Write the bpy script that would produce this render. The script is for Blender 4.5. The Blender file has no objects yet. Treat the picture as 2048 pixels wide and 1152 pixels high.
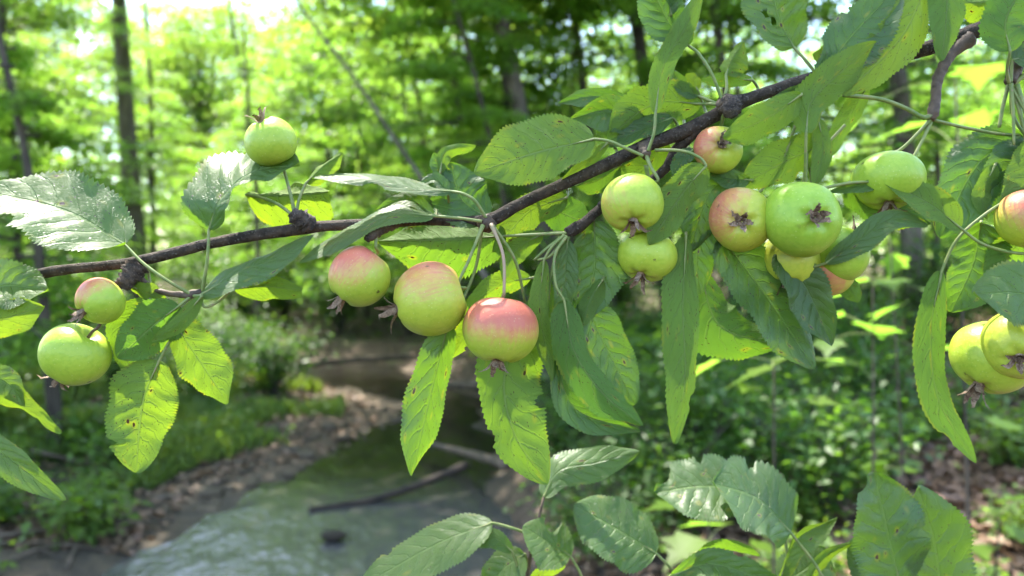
import bpy, math, random
import numpy as np
from mathutils import Vector, Matrix

# ------------------------------------------------------------------ camera, sky, sun, exposure
SC = bpy.context.scene
COL = SC.collection
F = 1547.0                      # focal length in photograph pixels (2048 wide)
CAM = Vector((0, 0, 1.7))
PITCH = math.radians(2.0)
D0 = 0.42                       # distance of the branch
RT = Vector((1, 0, 0))
FW = Vector((0, math.cos(PITCH), -math.sin(PITCH)))
UP = Vector((0, math.sin(PITCH), math.cos(PITCH)))

cd = bpy.data.cameras.new('camera')
cam = bpy.data.objects.new('camera', cd)
COL.objects.link(cam)
cam.location = CAM
cam.rotation_euler = (math.pi / 2 - PITCH, 0, 0)
cd.sensor_width = 36
cd.lens = 36 * F / 2048
cd.clip_start = 0.02
cd.clip_end = 1000
cd.dof.use_dof = True
cd.dof.focus_distance = 0.415
cd.dof.aperture_fstop = 7.2
SC.camera = cam

SUN_EL, SUN_AZ = math.radians(64), math.radians(-35)
S = Vector((math.sin(SUN_AZ) * math.cos(SUN_EL), math.cos(SUN_AZ) * math.cos(SUN_EL), math.sin(SUN_EL)))
w = bpy.data.worlds.new('World')
SC.world = w
w.use_nodes = True
nt = w.node_tree
sky = nt.nodes.new('ShaderNodeTexSky')
sky.sky_type = 'NISHITA'
sky.sun_disc = False
sky.sun_elevation = SUN_EL
sky.sun_rotation = SUN_AZ
sky.dust_density = 1.5
sky.air_density = 1.0
bgn = nt.nodes['Background']
bgn.inputs[1].default_value = 0.15
nt.links.new(sky.outputs[0], bgn.inputs[0])
sl = bpy.data.lights.new('sun', 'SUN')
sl.energy = 2.8
sl.angle = math.radians(0.5)
sl.color = (1, 0.95, 0.86)
so = bpy.data.objects.new('sun', sl)
COL.objects.link(so)
so.location = S * 30
so.rotation_euler = S.to_track_quat('Z', 'Y').to_euler()
vs = SC.view_settings
vs.view_transform = 'Standard'
vs.look = 'None'
vs.exposure = 2.92
vs.gamma = 1
SC.render.engine = 'CYCLES'
SC.cycles.use_denoising = True
SC.cycles.max_bounces = 8
SC.cycles.diffuse_bounces = 4
SC.cycles.transmission_bounces = 4
SC.cycles.transparent_max_bounces = 8
SC.cycles.caustics_reflective = False
SC.cycles.caustics_refractive = False

rnd = random.Random(7)
rng = np.random.default_rng(7)


# ------------------------------------------------------------------ helpers
def P(x, y, z=0.0):
    """photograph pixel + millimetres nearer than the branch -> world point"""
    d = D0 - z * 0.001
    return CAM + RT * ((x - 1024) / F * d) + UP * (-(y - 576) / F * d) + FW * d


def Q(x, y, d):
    """photograph pixel + distance -> world point"""
    return CAM + RT * ((x - 1024) / F * d) + UP * (-(y - 576) / F * d) + FW * d


def put(name, mesh, mat=None, parent=None, label=None, cat=None, group=None, kind=None):
    o = bpy.data.objects.new(name, mesh)
    COL.objects.link(o)
    if mat and mesh is not None and not mesh.materials:
        mesh.materials.append(mat)
    if parent:
        o.parent = parent
    if label:
        o['label'] = label
    if cat:
        o['category'] = cat
    if group:
        o['group'] = group
    if kind:
        o['kind'] = kind
    return o


def thing(name, label, cat, loc=(0, 0, 0), group=None):
    o = put(name, None, None, None, label, cat, group)
    o.location = loc
    o.empty_display_size = 0.05
    return o


def child(o, parent):
    """parent keeping world-space mesh coordinates"""
    o.parent = parent
    o.matrix_parent_inverse = Matrix.Translation(parent.location).inverted()
    return o


def mesh(name, v, f, smooth=True):
    m = bpy.data.meshes.new(name)
    m.from_pydata([tuple(a) for a in v], [], [tuple(a) for a in f])
    if smooth:
        m.polygons.foreach_set('use_smooth', [True] * len(m.polygons))
    m.update()
    return m


def mesh_np(name, V, T, smooth=False):
    m = bpy.data.meshes.new(name)
    nv, nf, k = len(V), len(T), T.shape[1]
    m.vertices.add(nv)
    m.vertices.foreach_set('co', V.astype(np.float32).ravel())
    m.loops.add(nf * k)
    m.loops.foreach_set('vertex_index', T.astype(np.int32).ravel())
    m.polygons.add(nf)
    m.polygons.foreach_set('loop_start', np.arange(nf, dtype=np.int32) * k)
    m.polygons.foreach_set('loop_total', np.full(nf, k, dtype=np.int32))
    if smooth:
        m.polygons.foreach_set('use_smooth', np.ones(nf, dtype=bool))
    m.update(calc_edges=True)
    return m


def attr(m, name, vals, typ='FLOAT'):
    a = m.attributes.new(name, typ, 'POINT')
    if typ == 'FLOAT':
        a.data.foreach_set('value', np.asarray(vals, dtype=np.float32).ravel())
    else:
        a.data.foreach_set('color', np.asarray(vals, dtype=np.float32).ravel())


def catmull(pts, n):
    """n samples along a smooth curve through pts (tuples of any size)"""
    p = np.array(pts, dtype=float)
    if len(p) == 2:
        t = np.linspace(0, 1, n)[:, None]
        return p[0] * (1 - t) + p[1] * t
    seg = np.linalg.norm(np.diff(p[:, :3], axis=0), axis=1)
    kn = np.concatenate([[0], np.cumsum(np.sqrt(seg + 1e-9) ** 2)])
    # natural tangents
    tan = np.zeros_like(p)
    for i in range(len(p)):
        a, b = max(i - 1, 0), min(i + 1, len(p) - 1)
        tan[i] = (p[b] - p[a]) / max(kn[b] - kn[a], 1e-9)
    out = []
    for s in np.linspace(0, kn[-1], n):
        i = min(np.searchsorted(kn, s, side='right') - 1, len(p) - 2)
        h = kn[i + 1] - kn[i]
        u = (s - kn[i]) / h
        out.append((2 * u**3 - 3 * u**2 + 1) * p[i] + (u**3 - 2 * u**2 + u) * h * tan[i]
                   + (-2 * u**3 + 3 * u**2) * p[i + 1] + (u**3 - u**2) * h * tan[i + 1])
    return np.array(out)


def tube_data(pts, radii, sides=8, bump=0.0, seed=0):
    """verts, faces of a closed tube through world points"""
    pts = [Vector(p[:3]) for p in pts]
    r_ = random.Random(seed)
    V, Fc = [], []
    n = len(pts)
    t0 = (pts[1] - pts[0]).normalized()
    ref = Vector((0, 0, 1)) if abs(t0.z) < 0.9 else Vector((1, 0, 0))
    u = t0.cross(ref).normalized()
    ph = [r_.uniform(0, 6.28) for _ in range(4)]
    for i in range(n):
        t = (pts[min(i + 1, n - 1)] - pts[max(i - 1, 0)]).normalized()
        u = (u - t * u.dot(t)).normalized()
        v = t.cross(u)
        for k in range(sides):
            a = 2 * math.pi * k / sides
            r = radii[i] * (1 + bump * (0.6 * math.sin(3 * a + ph[0] + i * 0.9) + 0.5 * math.sin(i * 2.1 + ph[1] + a)
                                        + r_.uniform(-0.5, 0.5)))
            V.append(pts[i] + (u * math.cos(a) + v * math.sin(a)) * r)
    for i in range(n - 1):
        for k in range(sides):
            a, b = i * sides + k, i * sides + (k + 1) % sides
            Fc.append((a, b, b + sides, a + sides))
    V.append(pts[0]); V.append(pts[-1])
    c0, c1 = len(V) - 2, len(V) - 1
    for k in range(sides):
        Fc.append((c0, (k + 1) % sides, k))
        Fc.append((c1, (n - 1) * sides + k, (n - 1) * sides + (k + 1) % sides))
    return V, Fc


def join(parts):
    V, Fc = [], []
    for v, f in parts:
        o = len(V)
        V += list(v)
        Fc += [tuple(i + o for i in q) for q in f]
    return V, Fc


def tube(name, pts, radii, mat, parent=None, sides=8, n=None, bump=0.0, seed=0, **kw):
    if n:
        q = catmull([tuple(p[:3]) + (r,) for p, r in zip(pts, radii)], n)
        pts, radii = q[:, :3], q[:, 3]
    v, f = tube_data(pts, radii, sides, bump, seed)
    o = put(name, mesh(name, v, f), mat, None, **kw)
    if parent:
        child(o, parent)
    return o


# ------------------------------------------------------------------ materials
class NT:
    def __init__(self, name):
        self.m = bpy.data.materials.new(name)
        self.m.use_nodes = True
        self.t = self.m.node_tree
        self.t.nodes.clear()
        self.out = self.t.nodes.new('ShaderNodeOutputMaterial')

    def n(self, kind, ins=None, **props):
        nd = self.t.nodes.new('ShaderNode' + kind)
        for k, v in props.items():
            setattr(nd, k, v)
        for k, v in (ins or {}).items():
            s = nd.inputs[k]
            if isinstance(v, bpy.types.NodeSocket):
                self.t.links.new(v, s)
            elif isinstance(v, bpy.types.Node):
                self.t.links.new(v.outputs[0], s)
            else:
                s.default_value = v
        return nd

    def math(self, op, a, b=0.0, c=0.0):
        return self.n('Math', {0: a, 1: b, 2: c}, operation=op).outputs[0]

    def mix(self, fac, a, b):
        nd = self.t.nodes.new('ShaderNodeMix')
        nd.data_type = 'RGBA'
        for i, v in ((0, fac), (6, a), (7, b)):
            s = nd.inputs[i]
            if isinstance(v, bpy.types.NodeSocket):
                self.t.links.new(v, s)
            elif isinstance(v, (tuple, list)):
                s.default_value = tuple(v) + ((1,) if len(v) == 3 else ())
            else:
                s.default_value = v
        return nd.outputs[2]

    def ramp(self, x, lo, hi):
        return self.n('MapRange', {0: x, 1: lo, 2: hi, 3: 0.0, 4: 1.0}, interpolation_type='SMOOTHSTEP').outputs[0]

    def noise(self, vec, scale, detail=3, rough=0.5, out=0):
        nd = self.n('TexNoise', {'Scale': scale, 'Detail': detail, 'Roughness': rough})
        if vec is not None:
            self.t.links.new(vec, nd.inputs['Vector'])
        return nd.outputs[out]

    def end(self, sh):
        self.t.links.new(sh.outputs[0] if isinstance(sh, bpy.types.Node) else sh, self.out.inputs[0])
        return self.m


def c4(c):
    return (c[0], c[1], c[2], 1)


def apple_leaf_mat():
    g = NT('apple_leaf')
    lu = g.n('Attribute', attribute_name='lu').outputs['Fac']
    lv = g.n('Attribute', attribute_name='lv').outputs['Fac']
    lp = g.n('Attribute', attribute_name='lp')
    sep = g.n('SeparateColor', {0: lp.outputs['Color']})
    tint, spots, seed = sep.outputs[0], sep.outputs[1], sep.outputs[2]
    av = g.math('ABSOLUTE', lv)
    # side veins run forward toward the margin
    wob = g.noise(g.n('CombineXYZ', {0: g.math('MULTIPLY', lu, 2.0), 1: lv, 2: g.math('MULTIPLY', seed, 91.0)}).outputs[0], 3.5, 2)
    q = g.math('SUBTRACT', g.math('MULTIPLY', g.math('ADD', lu, g.math('MULTIPLY', g.math('SUBTRACT', wob, 0.5), 0.09)), g.math('ADD', 6.5, g.math('MULTIPLY', seed, 3.0))), g.math('MULTIPLY', g.math('POWER', av, 1.25), 1.9))
    sgn = g.math('MULTIPLY', g.math('SIGN', lv), 0.22)
    fr = g.math('ABSOLUTE', g.math('SUBTRACT', g.math('FRACT', g.math('ADD', q, sgn)), 0.5))   # 0 on the vein
    side = g.math('SUBTRACT', 1.0, g.ramp(fr, 0.02, 0.09))
    side = g.math('MULTIPLY', side, g.math('SUBTRACT', 1.0, g.math('MULTIPLY', av, 0.75)))
    midr = g.math('SUBTRACT', 1.0, g.ramp(av, 0.018, 0.05))
    vein = g.math('MAXIMUM', midr, g.math('MULTIPLY', side, 0.75))
    # leaf-space coordinate for spots and mesh of fine veins
    vec = g.n('CombineXYZ', {0: g.math('MULTIPLY', lu, 2.0), 1: lv, 2: g.math('MULTIPLY', seed, 37.0)}).outputs[0]
    fine = g.n('TexVoronoi', {'Vector': vec, 'Scale': 26.0}, feature='DISTANCE_TO_EDGE').outputs[0]
    finev = g.math('SUBTRACT', 1.0, g.ramp(fine, 0.0, 0.06))
    n1 = g.noise(vec, 2.6, 4)
    n2 = g.noise(vec, 9.0, 3)
    # brown lesions: a few large ones and scattered specks
    vb = g.n('TexVoronoi', {'Vector': vec, 'Scale': 3.1, 'Randomness': 1.0})
    big = g.math('ADD', vb.outputs['Distance'], g.math('MULTIPLY', g.math('SUBTRACT', n2, 0.5), 0.22))
    cellr = g.n('SeparateColor', {0: vb.outputs['Color']}).outputs[0]
    bigm = g.math('MULTIPLY', g.math('SUBTRACT', 1.0, g.ramp(big, 0.10, 0.14)),
                  g.math('GREATER_THAN', g.math('ADD', cellr, g.math('MULTIPLY', spots, 0.48)), 0.88))
    vsp = g.n('TexVoronoi', {'Vector': vec, 'Scale': 15.0, 'Randomness': 1.0})
    cr2 = g.n('SeparateColor', {0: vsp.outputs['Color']}).outputs[1]
    spk = g.math('MULTIPLY', g.math('SUBTRACT', 1.0, g.ramp(g.math('ADD', vsp.outputs['Distance'], g.math('MULTIPLY', n2, 0.16)), 0.23, 0.30)),
                 g.math('GREATER_THAN', g.math('ADD', cr2, g.math('MULTIPLY', spots, 0.46)), 0.95))
    spot = g.math('MAXIMUM', bigm, spk)
    halo = g.math('MULTIPLY', g.math('SUBTRACT', 1.0, g.ramp(big, 0.14, 0.34)),
                  g.math('GREATER_THAN', g.math('ADD', cellr, g.math('MULTIPLY', spots, 0.48)), 0.88))
    edge_y = g.math('MULTIPLY', g.ramp(av, 0.8, 1.0), g.ramp(n1, 0.55, 0.7))
    yel = g.math('MINIMUM', 1.0, g.math('ADD', g.math('MULTIPLY', halo, 0.5), g.math('MULTIPLY', edge_y, 0.6)))

    top = g.mix(tint, (0.036, 0.085, 0.020), (0.100, 0.165, 0.018))
    top = g.mix(g.math('MULTIPLY', g.ramp(n1, 0.35, 0.7), 0.4), top, (0.06, 0.125, 0.02))
    top = g.mix(g.math('MULTIPLY', yel, 0.7), top, (0.26, 0.24, 0.02))
    top = g.mix(g.math('MULTIPLY', vein, 0.5), top, (0.13, 0.22, 0.05))
    top = g.mix(spot, top, (0.045, 0.018, 0.006))
    und = g.mix(tint, (0.095, 0.180, 0.042), (0.15, 0.235, 0.04))
    und = g.mix(g.math('MULTIPLY', g.ramp(n1, 0.35, 0.7), 0.35), und, (0.085, 0.15, 0.035))
    und = g.mix(g.math('MULTIPLY', yel, 0.6), und, (0.27, 0.24, 0.03))
    und = g.mix(g.math('MULTIPLY', vein, 0.4), und, (0.22, 0.27, 0.11))
    und = g.mix(spot, und, (0.06, 0.024, 0.008))
    back = g.n('NewGeometry').outputs['Backfacing']
    base = g.mix(back, top, und)
    tr = g.mix(tint, (0.115, 0.275, 0.012), (0.25, 0.37, 0.012))
    tr = g.mix(g.math('MULTIPLY', yel, 0.7), tr, (0.62, 0.52, 0.01))
    tr = g.mix(g.math('MULTIPLY', finev, 0.25), tr, (0.10, 0.22, 0.01))
    tr = g.mix(g.math('MULTIPLY', vein, 0.6), tr, (0.16, 0.27, 0.02))
    tr = g.mix(g.math('MULTIPLY', spot, 0.93), tr, (0.05, 0.015, 0.003))
    hgt = g.math('ADD', g.math('MULTIPLY', vein, -0.8), g.math('ADD', g.math('MULTIPLY', n2, 0.25), g.math('MULTIPLY', finev, -0.15)))
    hgt = g.math('MULTIPLY', hgt, g.math('SUBTRACT', 1.0, g.math('MULTIPLY', back, 2.0)))
    bump = g.n('Bump', {'Strength': 0.8, 'Distance': 0.0011, 'Height': hgt})
    rough = g.math('ADD', g.math('ADD', 0.34, g.math('MULTIPLY', n1, 0.12)), g.math('MULTIPLY', back, 0.26))
    pr = g.n('BsdfPrincipled', {'Base Color': base, 'Roughness': rough, 'Normal': bump.outputs[0],
                                'Specular IOR Level': g.math('SUBTRACT', 0.65, g.math('MULTIPLY', back, 0.42))})
    tl = g.n('BsdfTranslucent', {'Color': tr, 'Normal': bump.outputs[0]})
    mx = g.n('MixShader', {0: g.math('SUBTRACT', 0.44, g.math('MULTIPLY', spot, 0.3)), 1: pr.outputs[0], 2: tl.outputs[0]})
    return g.end(mx)


def apple_skin_mat():
    g = NT('apple_skin')
    ap = g.n('Attribute', attribute_name='ap')
    sp = g.n('SeparateColor', {0: ap.outputs['Color']})
    blush, yel, dirt = sp.outputs[0], sp.outputs[1], sp.outputs[2]
    polar = g.n('Attribute', attribute_name='pol').outputs['Fac']
    oi = g.n('ObjectInfo').outputs['Random']
    tc = g.n('TexCoord').outputs['Object']
    off = g.n('VectorMath', {0: tc, 1: g.n('CombineXYZ', {0: g.math('MULTIPLY', oi, 3.0), 1: oi, 2: 0.0}).outputs[0]}, operation='ADD').outputs[0]
    n1 = g.noise(off, 90, 4)
    n2 = g.noise(off, 420, 4, 0.6)
    # streaks run from stalk to eye
    ang = g.n('Attribute', attribute_name='ang').outputs['Fac']
    sv = g.n('CombineXYZ', {0: g.math('MULTIPLY', ang, 14.0), 1: g.math('MULTIPLY', polar, 1.6), 2: g.math('MULTIPLY', oi, 9.0)}).outputs[0]
    streak = g.noise(sv, 2.6, 4, 0.6)
    base = g.mix(yel, (0.215, 0.35, 0.028), (0.43, 0.40, 0.040))
    base = g.mix(g.math('MULTIPLY', g.ramp(n1, 0.35, 0.7), 0.30), base, (0.36, 0.46, 0.05))
    base = g.mix(g.math('MULTIPLY', g.ramp(n2, 0.42, 0.66), 0.22), base, (0.12, 0.26, 0.012))
    b2 = g.math('ADD', blush, g.math('MULTIPLY', g.math('MINIMUM', 1.0, g.math('MULTIPLY', blush, 3.0)), g.math('ADD', g.math('MULTIPLY', g.math('SUBTRACT', n1, 0.5), 0.6), g.math('ADD', g.math('MULTIPLY', g.math('SUBTRACT', n2, 0.5), 0.55), g.math('MULTIPLY', g.math('SUBTRACT', streak, 0.5), 0.95)))))
    base = g.mix(g.math('MULTIPLY', g.ramp(b2, 0.05, 0.85), 0.70), base, (0.52, 0.33, 0.09))
    base = g.mix(g.math('MULTIPLY', g.ramp(b2, 0.18, 1.25), 0.85), base, (0.42, 0.075, 0.070))
    # pale lenticels
    vl = g.n('TexVoronoi', {'Vector': off, 'Scale': 470.0, 'Randomness': 1.0}).outputs['Distance']
    len_ = g.math('MULTIPLY', g.math('SUBTRACT', 1.0, g.ramp(vl, 0.08, 0.18)), 0.24)
    base = g.mix(len_, base, (0.62, 0.62, 0.30))
    # russet and dark specks
    vd = g.n('TexVoronoi', {'Vector': off, 'Scale': 120.0, 'Randomness': 1.0})
    cr = g.n('SeparateColor', {0: vd.outputs['Color']}).outputs[0]
    dk = g.math('MULTIPLY', g.math('SUBTRACT', 1.0, g.ramp(g.math('ADD', vd.outputs['Distance'], g.math('MULTIPLY', n2, 0.55)), 0.34, 0.44)),
                g.math('GREATER_THAN', g.math('ADD', cr, g.math('MULTIPLY', dirt, 0.24)), 0.97))
    base = g.mix(g.math('MULTIPLY', dk, 0.85), base, (0.05, 0.028, 0.012))
    n3 = g.noise(off, 170, 5, 0.7)
    scab = g.math('MULTIPLY', g.ramp(n3, 0.64, 0.72), g.math('MULTIPLY', dirt, 0.9))
    base = g.mix(scab, base, (0.13, 0.085, 0.035))
    rus = g.math('MULTIPLY', g.ramp(polar, 0.93, 0.985), g.ramp(n2, 0.35, 0.6))
    base = g.mix(g.math('MULTIPLY', rus, 0.5), base, (0.20, 0.13, 0.04))
    bump = g.n('Bump', {'Strength': 0.4, 'Distance': 0.0006, 'Height': g.math('ADD', g.math('ADD', n2, g.math('MULTIPLY', n1, 0.8)), g.math('MULTIPLY', len_, 0.4))})
    pr = g.n('BsdfPrincipled', {'Base Color': base, 'Roughness': g.math('ADD', 0.30, g.math('MULTIPLY', n1, 0.2)), 'Normal': bump.outputs[0],
                                'Specular IOR Level': 0.33, 'Subsurface Weight': 0.08, 'Subsurface Scale': 0.003})
    pr.inputs['Subsurface Radius'].default_value = (1.0, 0.9, 0.25)
    return g.end(pr)


def simple_mat(name, c1, c2, scale, rough=0.8, bump=0.3, dist=0.01, c3=None, stretch=(1, 1, 1), coord='Object', spec=0.3):
    g = NT(name)
    tc = g.n('TexCoord').outputs[coord]
    vec = g.n('Mapping', {0: tc, 3: stretch}).outputs[0]
    n1 = g.noise(vec, scale, 6, 0.6)
    n2 = g.noise(vec, scale * 4.3, 5, 0.65)
    col = g.mix(g.ramp(n1, 0.3, 0.7), c1, c2)
    if c3:
        col = g.mix(g.ramp(n2, 0.56, 0.66), col, c3)
    b = g.n('Bump', {'Strength': bump, 'Distance': dist, 'Height': g.math('ADD', n1, g.math('MULTIPLY', n2, 0.6))})
    pr = g.n('BsdfPrincipled', {'Base Color': col, 'Roughness': rough, 'Normal': b.outputs[0], 'Specular IOR Level': spec})
    return g.end(pr)


def twig_bark_mat():
    g = NT('apple_bark')
    tc = g.n('TexCoord').outputs['Object']
    n1 = g.noise(tc, 140, 5, 0.6)
    n2 = g.noise(tc, 620, 5, 0.65)
    col = g.mix(g.ramp(n1, 0.32, 0.68), (0.018, 0.013, 0.009), (0.062, 0.044, 0.030))
    col = g.mix(g.math('MULTIPLY', g.ramp(n2, 0.55, 0.72), 0.5), col, (0.17, 0.15, 0.125))
    vl = g.n('TexVoronoi', {'Vector': tc, 'Scale': 330.0}).outputs['Distance']
    le = g.math('SUBTRACT', 1.0, g.ramp(vl, 0.12, 0.24))
    col = g.mix(g.math('MULTIPLY', le, 0.4), col, (0.22, 0.19, 0.15))
    b = g.n('Bump', {'Strength': 1.0, 'Distance': 0.0022, 'Height': g.math('ADD', g.math('ADD', n1, g.math('MULTIPLY', n2, 0.5)), g.math('MULTIPLY', le, 0.5))})
    return g.end(g.n('BsdfPrincipled', {'Base Color': col, 'Roughness': 0.7, 'Normal': b.outputs[0], 'Specular IOR Level': 0.15}))


def foliage_mat(name, c1, c2, t1, t2, scale=1.3, mixf=0.5, gloss=0.4):
    g = NT(name)
    ge = g.n('NewGeometry')
    r = ge.outputs['Random Per Island']
    n = g.noise(ge.outputs['Position'], scale, 2)
    f = g.math('MINIMUM', 1.0, g.math('ADD', g.math('MULTIPLY', r, 0.6), g.math('MULTIPLY', g.ramp(n, 0.35, 0.65), 0.5)))
    pr = g.n('BsdfPrincipled', {'Base Color': g.mix(f, c1, c2), 'Roughness': gloss, 'Specular IOR Level': 0.4})
    tl = g.n('BsdfTranslucent', {'Color': g.mix(f, t1, t2)})
    return g.end(g.n('MixShader', {0: mixf, 1: pr.outputs[0], 2: tl.outputs[0]}))


def ground_mat():
    g = NT('forest_floor')
    pos = g.n('NewGeometry').outputs['Position']
    zone = g.n('Attribute', attribute_name='zone')
    z = g.n('SeparateColor', {0: zone.outputs['Color']})
    grass, grav, bed = z.outputs[0], z.outputs[1], z.outputs[2]
    n1 = g.noise(pos, 1.6, 6, 0.6)
    n2 = g.noise(pos, 11, 6, 0.65)
    n3 = g.noise(pos, 55, 4, 0.6)
    lit = g.mix(g.ramp(n2, 0.32, 0.66), (0.028, 0.018, 0.011), (0.125, 0.080, 0.048))
    lit = g.mix(g.math('MULTIPLY', g.ramp(n3, 0.55, 0.7), 0.5), lit, (0.22, 0.15, 0.095))
    gr = g.mix(g.ramp(n2, 0.3, 0.7), (0.030, 0.060, 0.012), (0.085, 0.125, 0.028))
    gv = g.mix(g.ramp(n2, 0.35, 0.7), (0.045, 0.029, 0.014), (0.12, 0.080, 0.042))
    col = g.mix(g.ramp(g.math('ADD', grass, g.math('MULTIPLY', g.math('SUBTRACT', n1, 0.5), 0.9)), 0.35, 0.7), lit, gr)
    col = g.mix(g.ramp(g.math('ADD', grav, g.math('MULTIPLY', g.math('SUBTRACT', n1, 0.5), 0.6)), 0.35, 0.65), col, gv)
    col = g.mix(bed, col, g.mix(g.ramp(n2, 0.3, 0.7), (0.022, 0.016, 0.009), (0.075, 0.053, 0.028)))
    b = g.n('Bump', {'Strength': 0.7, 'Distance': 0.04, 'Height': g.math('ADD', n2, g.math('MULTIPLY', n3, 0.4))})
    return g.end(g.n('BsdfPrincipled', {'Base Color': col, 'Roughness': 0.85, 'Normal': b.outputs[0]}))


def water_mat():
    g = NT('stream_water')
    pos = g.n('NewGeometry').outputs['Position']
    mp = g.n('Mapping', {0: pos, 3: (1.0, 0.55, 1.0)}).outputs[0]
    n1 = g.noise(mp, 5.0, 3, 0.5)
    n2 = g.noise(mp, 19.0, 3, 0.55)
    h = g.math('ADD', n1, g.math('MULTIPLY', n2, 0.35))
    riffle = g.math('SUBTRACT', 1.0, g.ramp(g.n('SeparateXYZ', {0: pos}).outputs[1], 5.0, 6.4))
    h = g.math('MULTIPLY', h, g.math('ADD', 1.0, g.math('MULTIPLY', riffle, 0.4)))
    b = g.n('Bump', {'Strength': 1.0, 'Distance': 0.020, 'Height': h})
    fr = g.n('Fresnel', {'IOR': 1.33, 'Normal': b.outputs[0]})
    gl = g.n('BsdfGlossy', {'Color': (1, 1, 1, 1), 'Roughness': 0.10, 'Normal': b.outputs[0]})
    tp = g.n('BsdfTransparent', {'Color': (0.24, 0.22, 0.15, 1)})
    sky_grey = g.n('BsdfDiffuse', {'Color': (0.125, 0.118, 0.105, 1)})          # reflected sky's grey put into the water's body colour
    body = g.n('MixShader', {0: g.math('ADD', 0.07, g.math('MULTIPLY', riffle, 0.45)), 1: tp.outputs[0], 2: sky_grey.outputs[0]})
    return g.end(g.n('MixShader', {0: fr.outputs[0], 1: body.outputs[0], 2: gl.outputs[0]}))


M_LEAF = apple_leaf_mat()
M_SKIN = apple_skin_mat()
M_TWIG = twig_bark_mat()
M_PET = simple_mat('green_stalk', (0.10, 0.15, 0.035), (0.19, 0.21, 0.065), 160, 0.5, 0.2, 0.0005, (0.22, 0.16, 0.09))
M_PETR = simple_mat('pinkish_stalk', (0.24, 0.20, 0.10), (0.33, 0.20, 0.14), 90, 0.5, 0.2, 0.0005)
M_SPUR = simple_mat('spur_bark', (0.022, 0.016, 0.012), (0.085, 0.062, 0.045), 260, 0.8, 0.9, 0.0016, (0.15, 0.11, 0.08))
M_TAN = simple_mat('young_twig_bark', (0.042, 0.027, 0.016), (0.10, 0.066, 0.040), 200, 0.6, 0.6, 0.001, (0.06, 0.04, 0.025))
M_SEP = simple_mat('dry_sepal', (0.075, 0.042, 0.024), (0.27, 0.18, 0.115), 420, 0.8, 0.5, 0.0006, (0.36, 0.31, 0.24))
M_BARK = simple_mat('tree_bark', (0.050, 0.040, 0.030), (0.15, 0.125, 0.095), 9, 0.9, 0.9, 0.03, (0.085, 0.095, 0.055), (1, 1, 0.22))
M_BARKD = simple_mat('dark_bark', (0.026, 0.021, 0.016), (0.085, 0.068, 0.050), 9, 0.9, 0.9, 0.03, None, (1, 1, 0.22))
M_DEAD = simple_mat('dead_wood', (0.050, 0.036, 0.024), (0.15, 0.11, 0.075), 8, 0.85, 0.8, 0.02, (0.055, 0.06, 0.03), (1, 1, 1))
M_WET = simple_mat('wet_wood', (0.014, 0.010, 0.007), (0.055, 0.038, 0.024), 8, 0.75, 0.8, 0.02)
M_STONE = simple_mat('stream_stone', (0.045, 0.033, 0.019), (0.13, 0.095, 0.058), 10, 0.7, 0.6, 0.02, (0.05, 0.045, 0.03))
M_CANOPY = foliage_mat('canopy_foliage', (0.050, 0.105, 0.012), (0.11, 0.17, 0.02), (0.22, 0.44, 0.030), (0.38, 0.54, 0.06), 0.5, 0.58)
M_UNDER = foliage_mat('understory_foliage', (0.050, 0.115, 0.014), (0.115, 0.19, 0.02), (0.18, 0.42, 0.030), (0.35, 0.53, 0.06), 0.9, 0.58)
M_SHRUB = foliage_mat('shrub_foliage', (0.026, 0.075, 0.012), (0.066, 0.13, 0.022), (0.07, 0.23, 0.012), (0.20, 0.36, 0.02), 1.5, 0.40, 0.45)
M_HERB = foliage_mat('herb_foliage', (0.040, 0.090, 0.014), (0.090, 0.150, 0.024), (0.12, 0.32, 0.012), (0.32, 0.48, 0.02), 1.2, 0.4, 0.5)
M_GRASS = foliage_mat('grass_blades', (0.050, 0.095, 0.016), (0.11, 0.16, 0.03), (0.16, 0.34, 0.02), (0.36, 0.48, 0.03), 1.2, 0.35, 0.5)
M_LITTER = foliage_mat('dead_leaves', (0.070, 0.040, 0.024), (0.25, 0.155, 0.095), (0.10, 0.05, 0.02), (0.25, 0.14, 0.05), 1.0, 0.12, 0.6)
M_GROUND = ground_mat()
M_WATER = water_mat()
# ------------------------------------------------------------------ ground and stream
STREAM = np.array([(-1.2, -30, 1.6), (-1.0, -6, 1.2), (-1.05, 1, 1.05), (-1.05, 4.1, 1.05), (-1.1, 5.4, 1.05), (-0.88, 6.1, 0.9), (-0.78, 6.9, 0.68),
                   (-0.76, 8.0, 0.5), (-1.05, 9.4, 0.48), (-1.9, 11, 0.65), (-2.9, 12.2, 0.8), (-5.5, 13.6, 1.0), (-10, 15, 1.0), (-18, 15.5, 1.2), (-60, 20, 1.5)])


def stream_edge(x, y):
    """signed distance to the water's edge (negative in the stream) and which bank (+1 right/far, -1 left/near)"""
    best = np.full(x.shape, 1e9)
    side = np.ones(x.shape)
    for a, b in zip(STREAM[:-1], STREAM[1:]):
        d = b[:2] - a[:2]
        L2 = d @ d
        t = np.clip(((x - a[0]) * d[0] + (y - a[1]) * d[1]) / L2, 0, 1)
        px, py = x - (a[0] + t * d[0]), y - (a[1] + t * d[1])
        e = np.hypot(px, py) - (a[2] + t * (b[2] - a[2]))
        s = np.sign(d[1] * px - d[0] * py)
        m = e < best
        best = np.where(m, e, best)
        side = np.where(m, s, side)
    return best, side


def sm(x):
    x = np.clip(x, 0, 1)
    return x * x * (3 - 2 * x)


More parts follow.
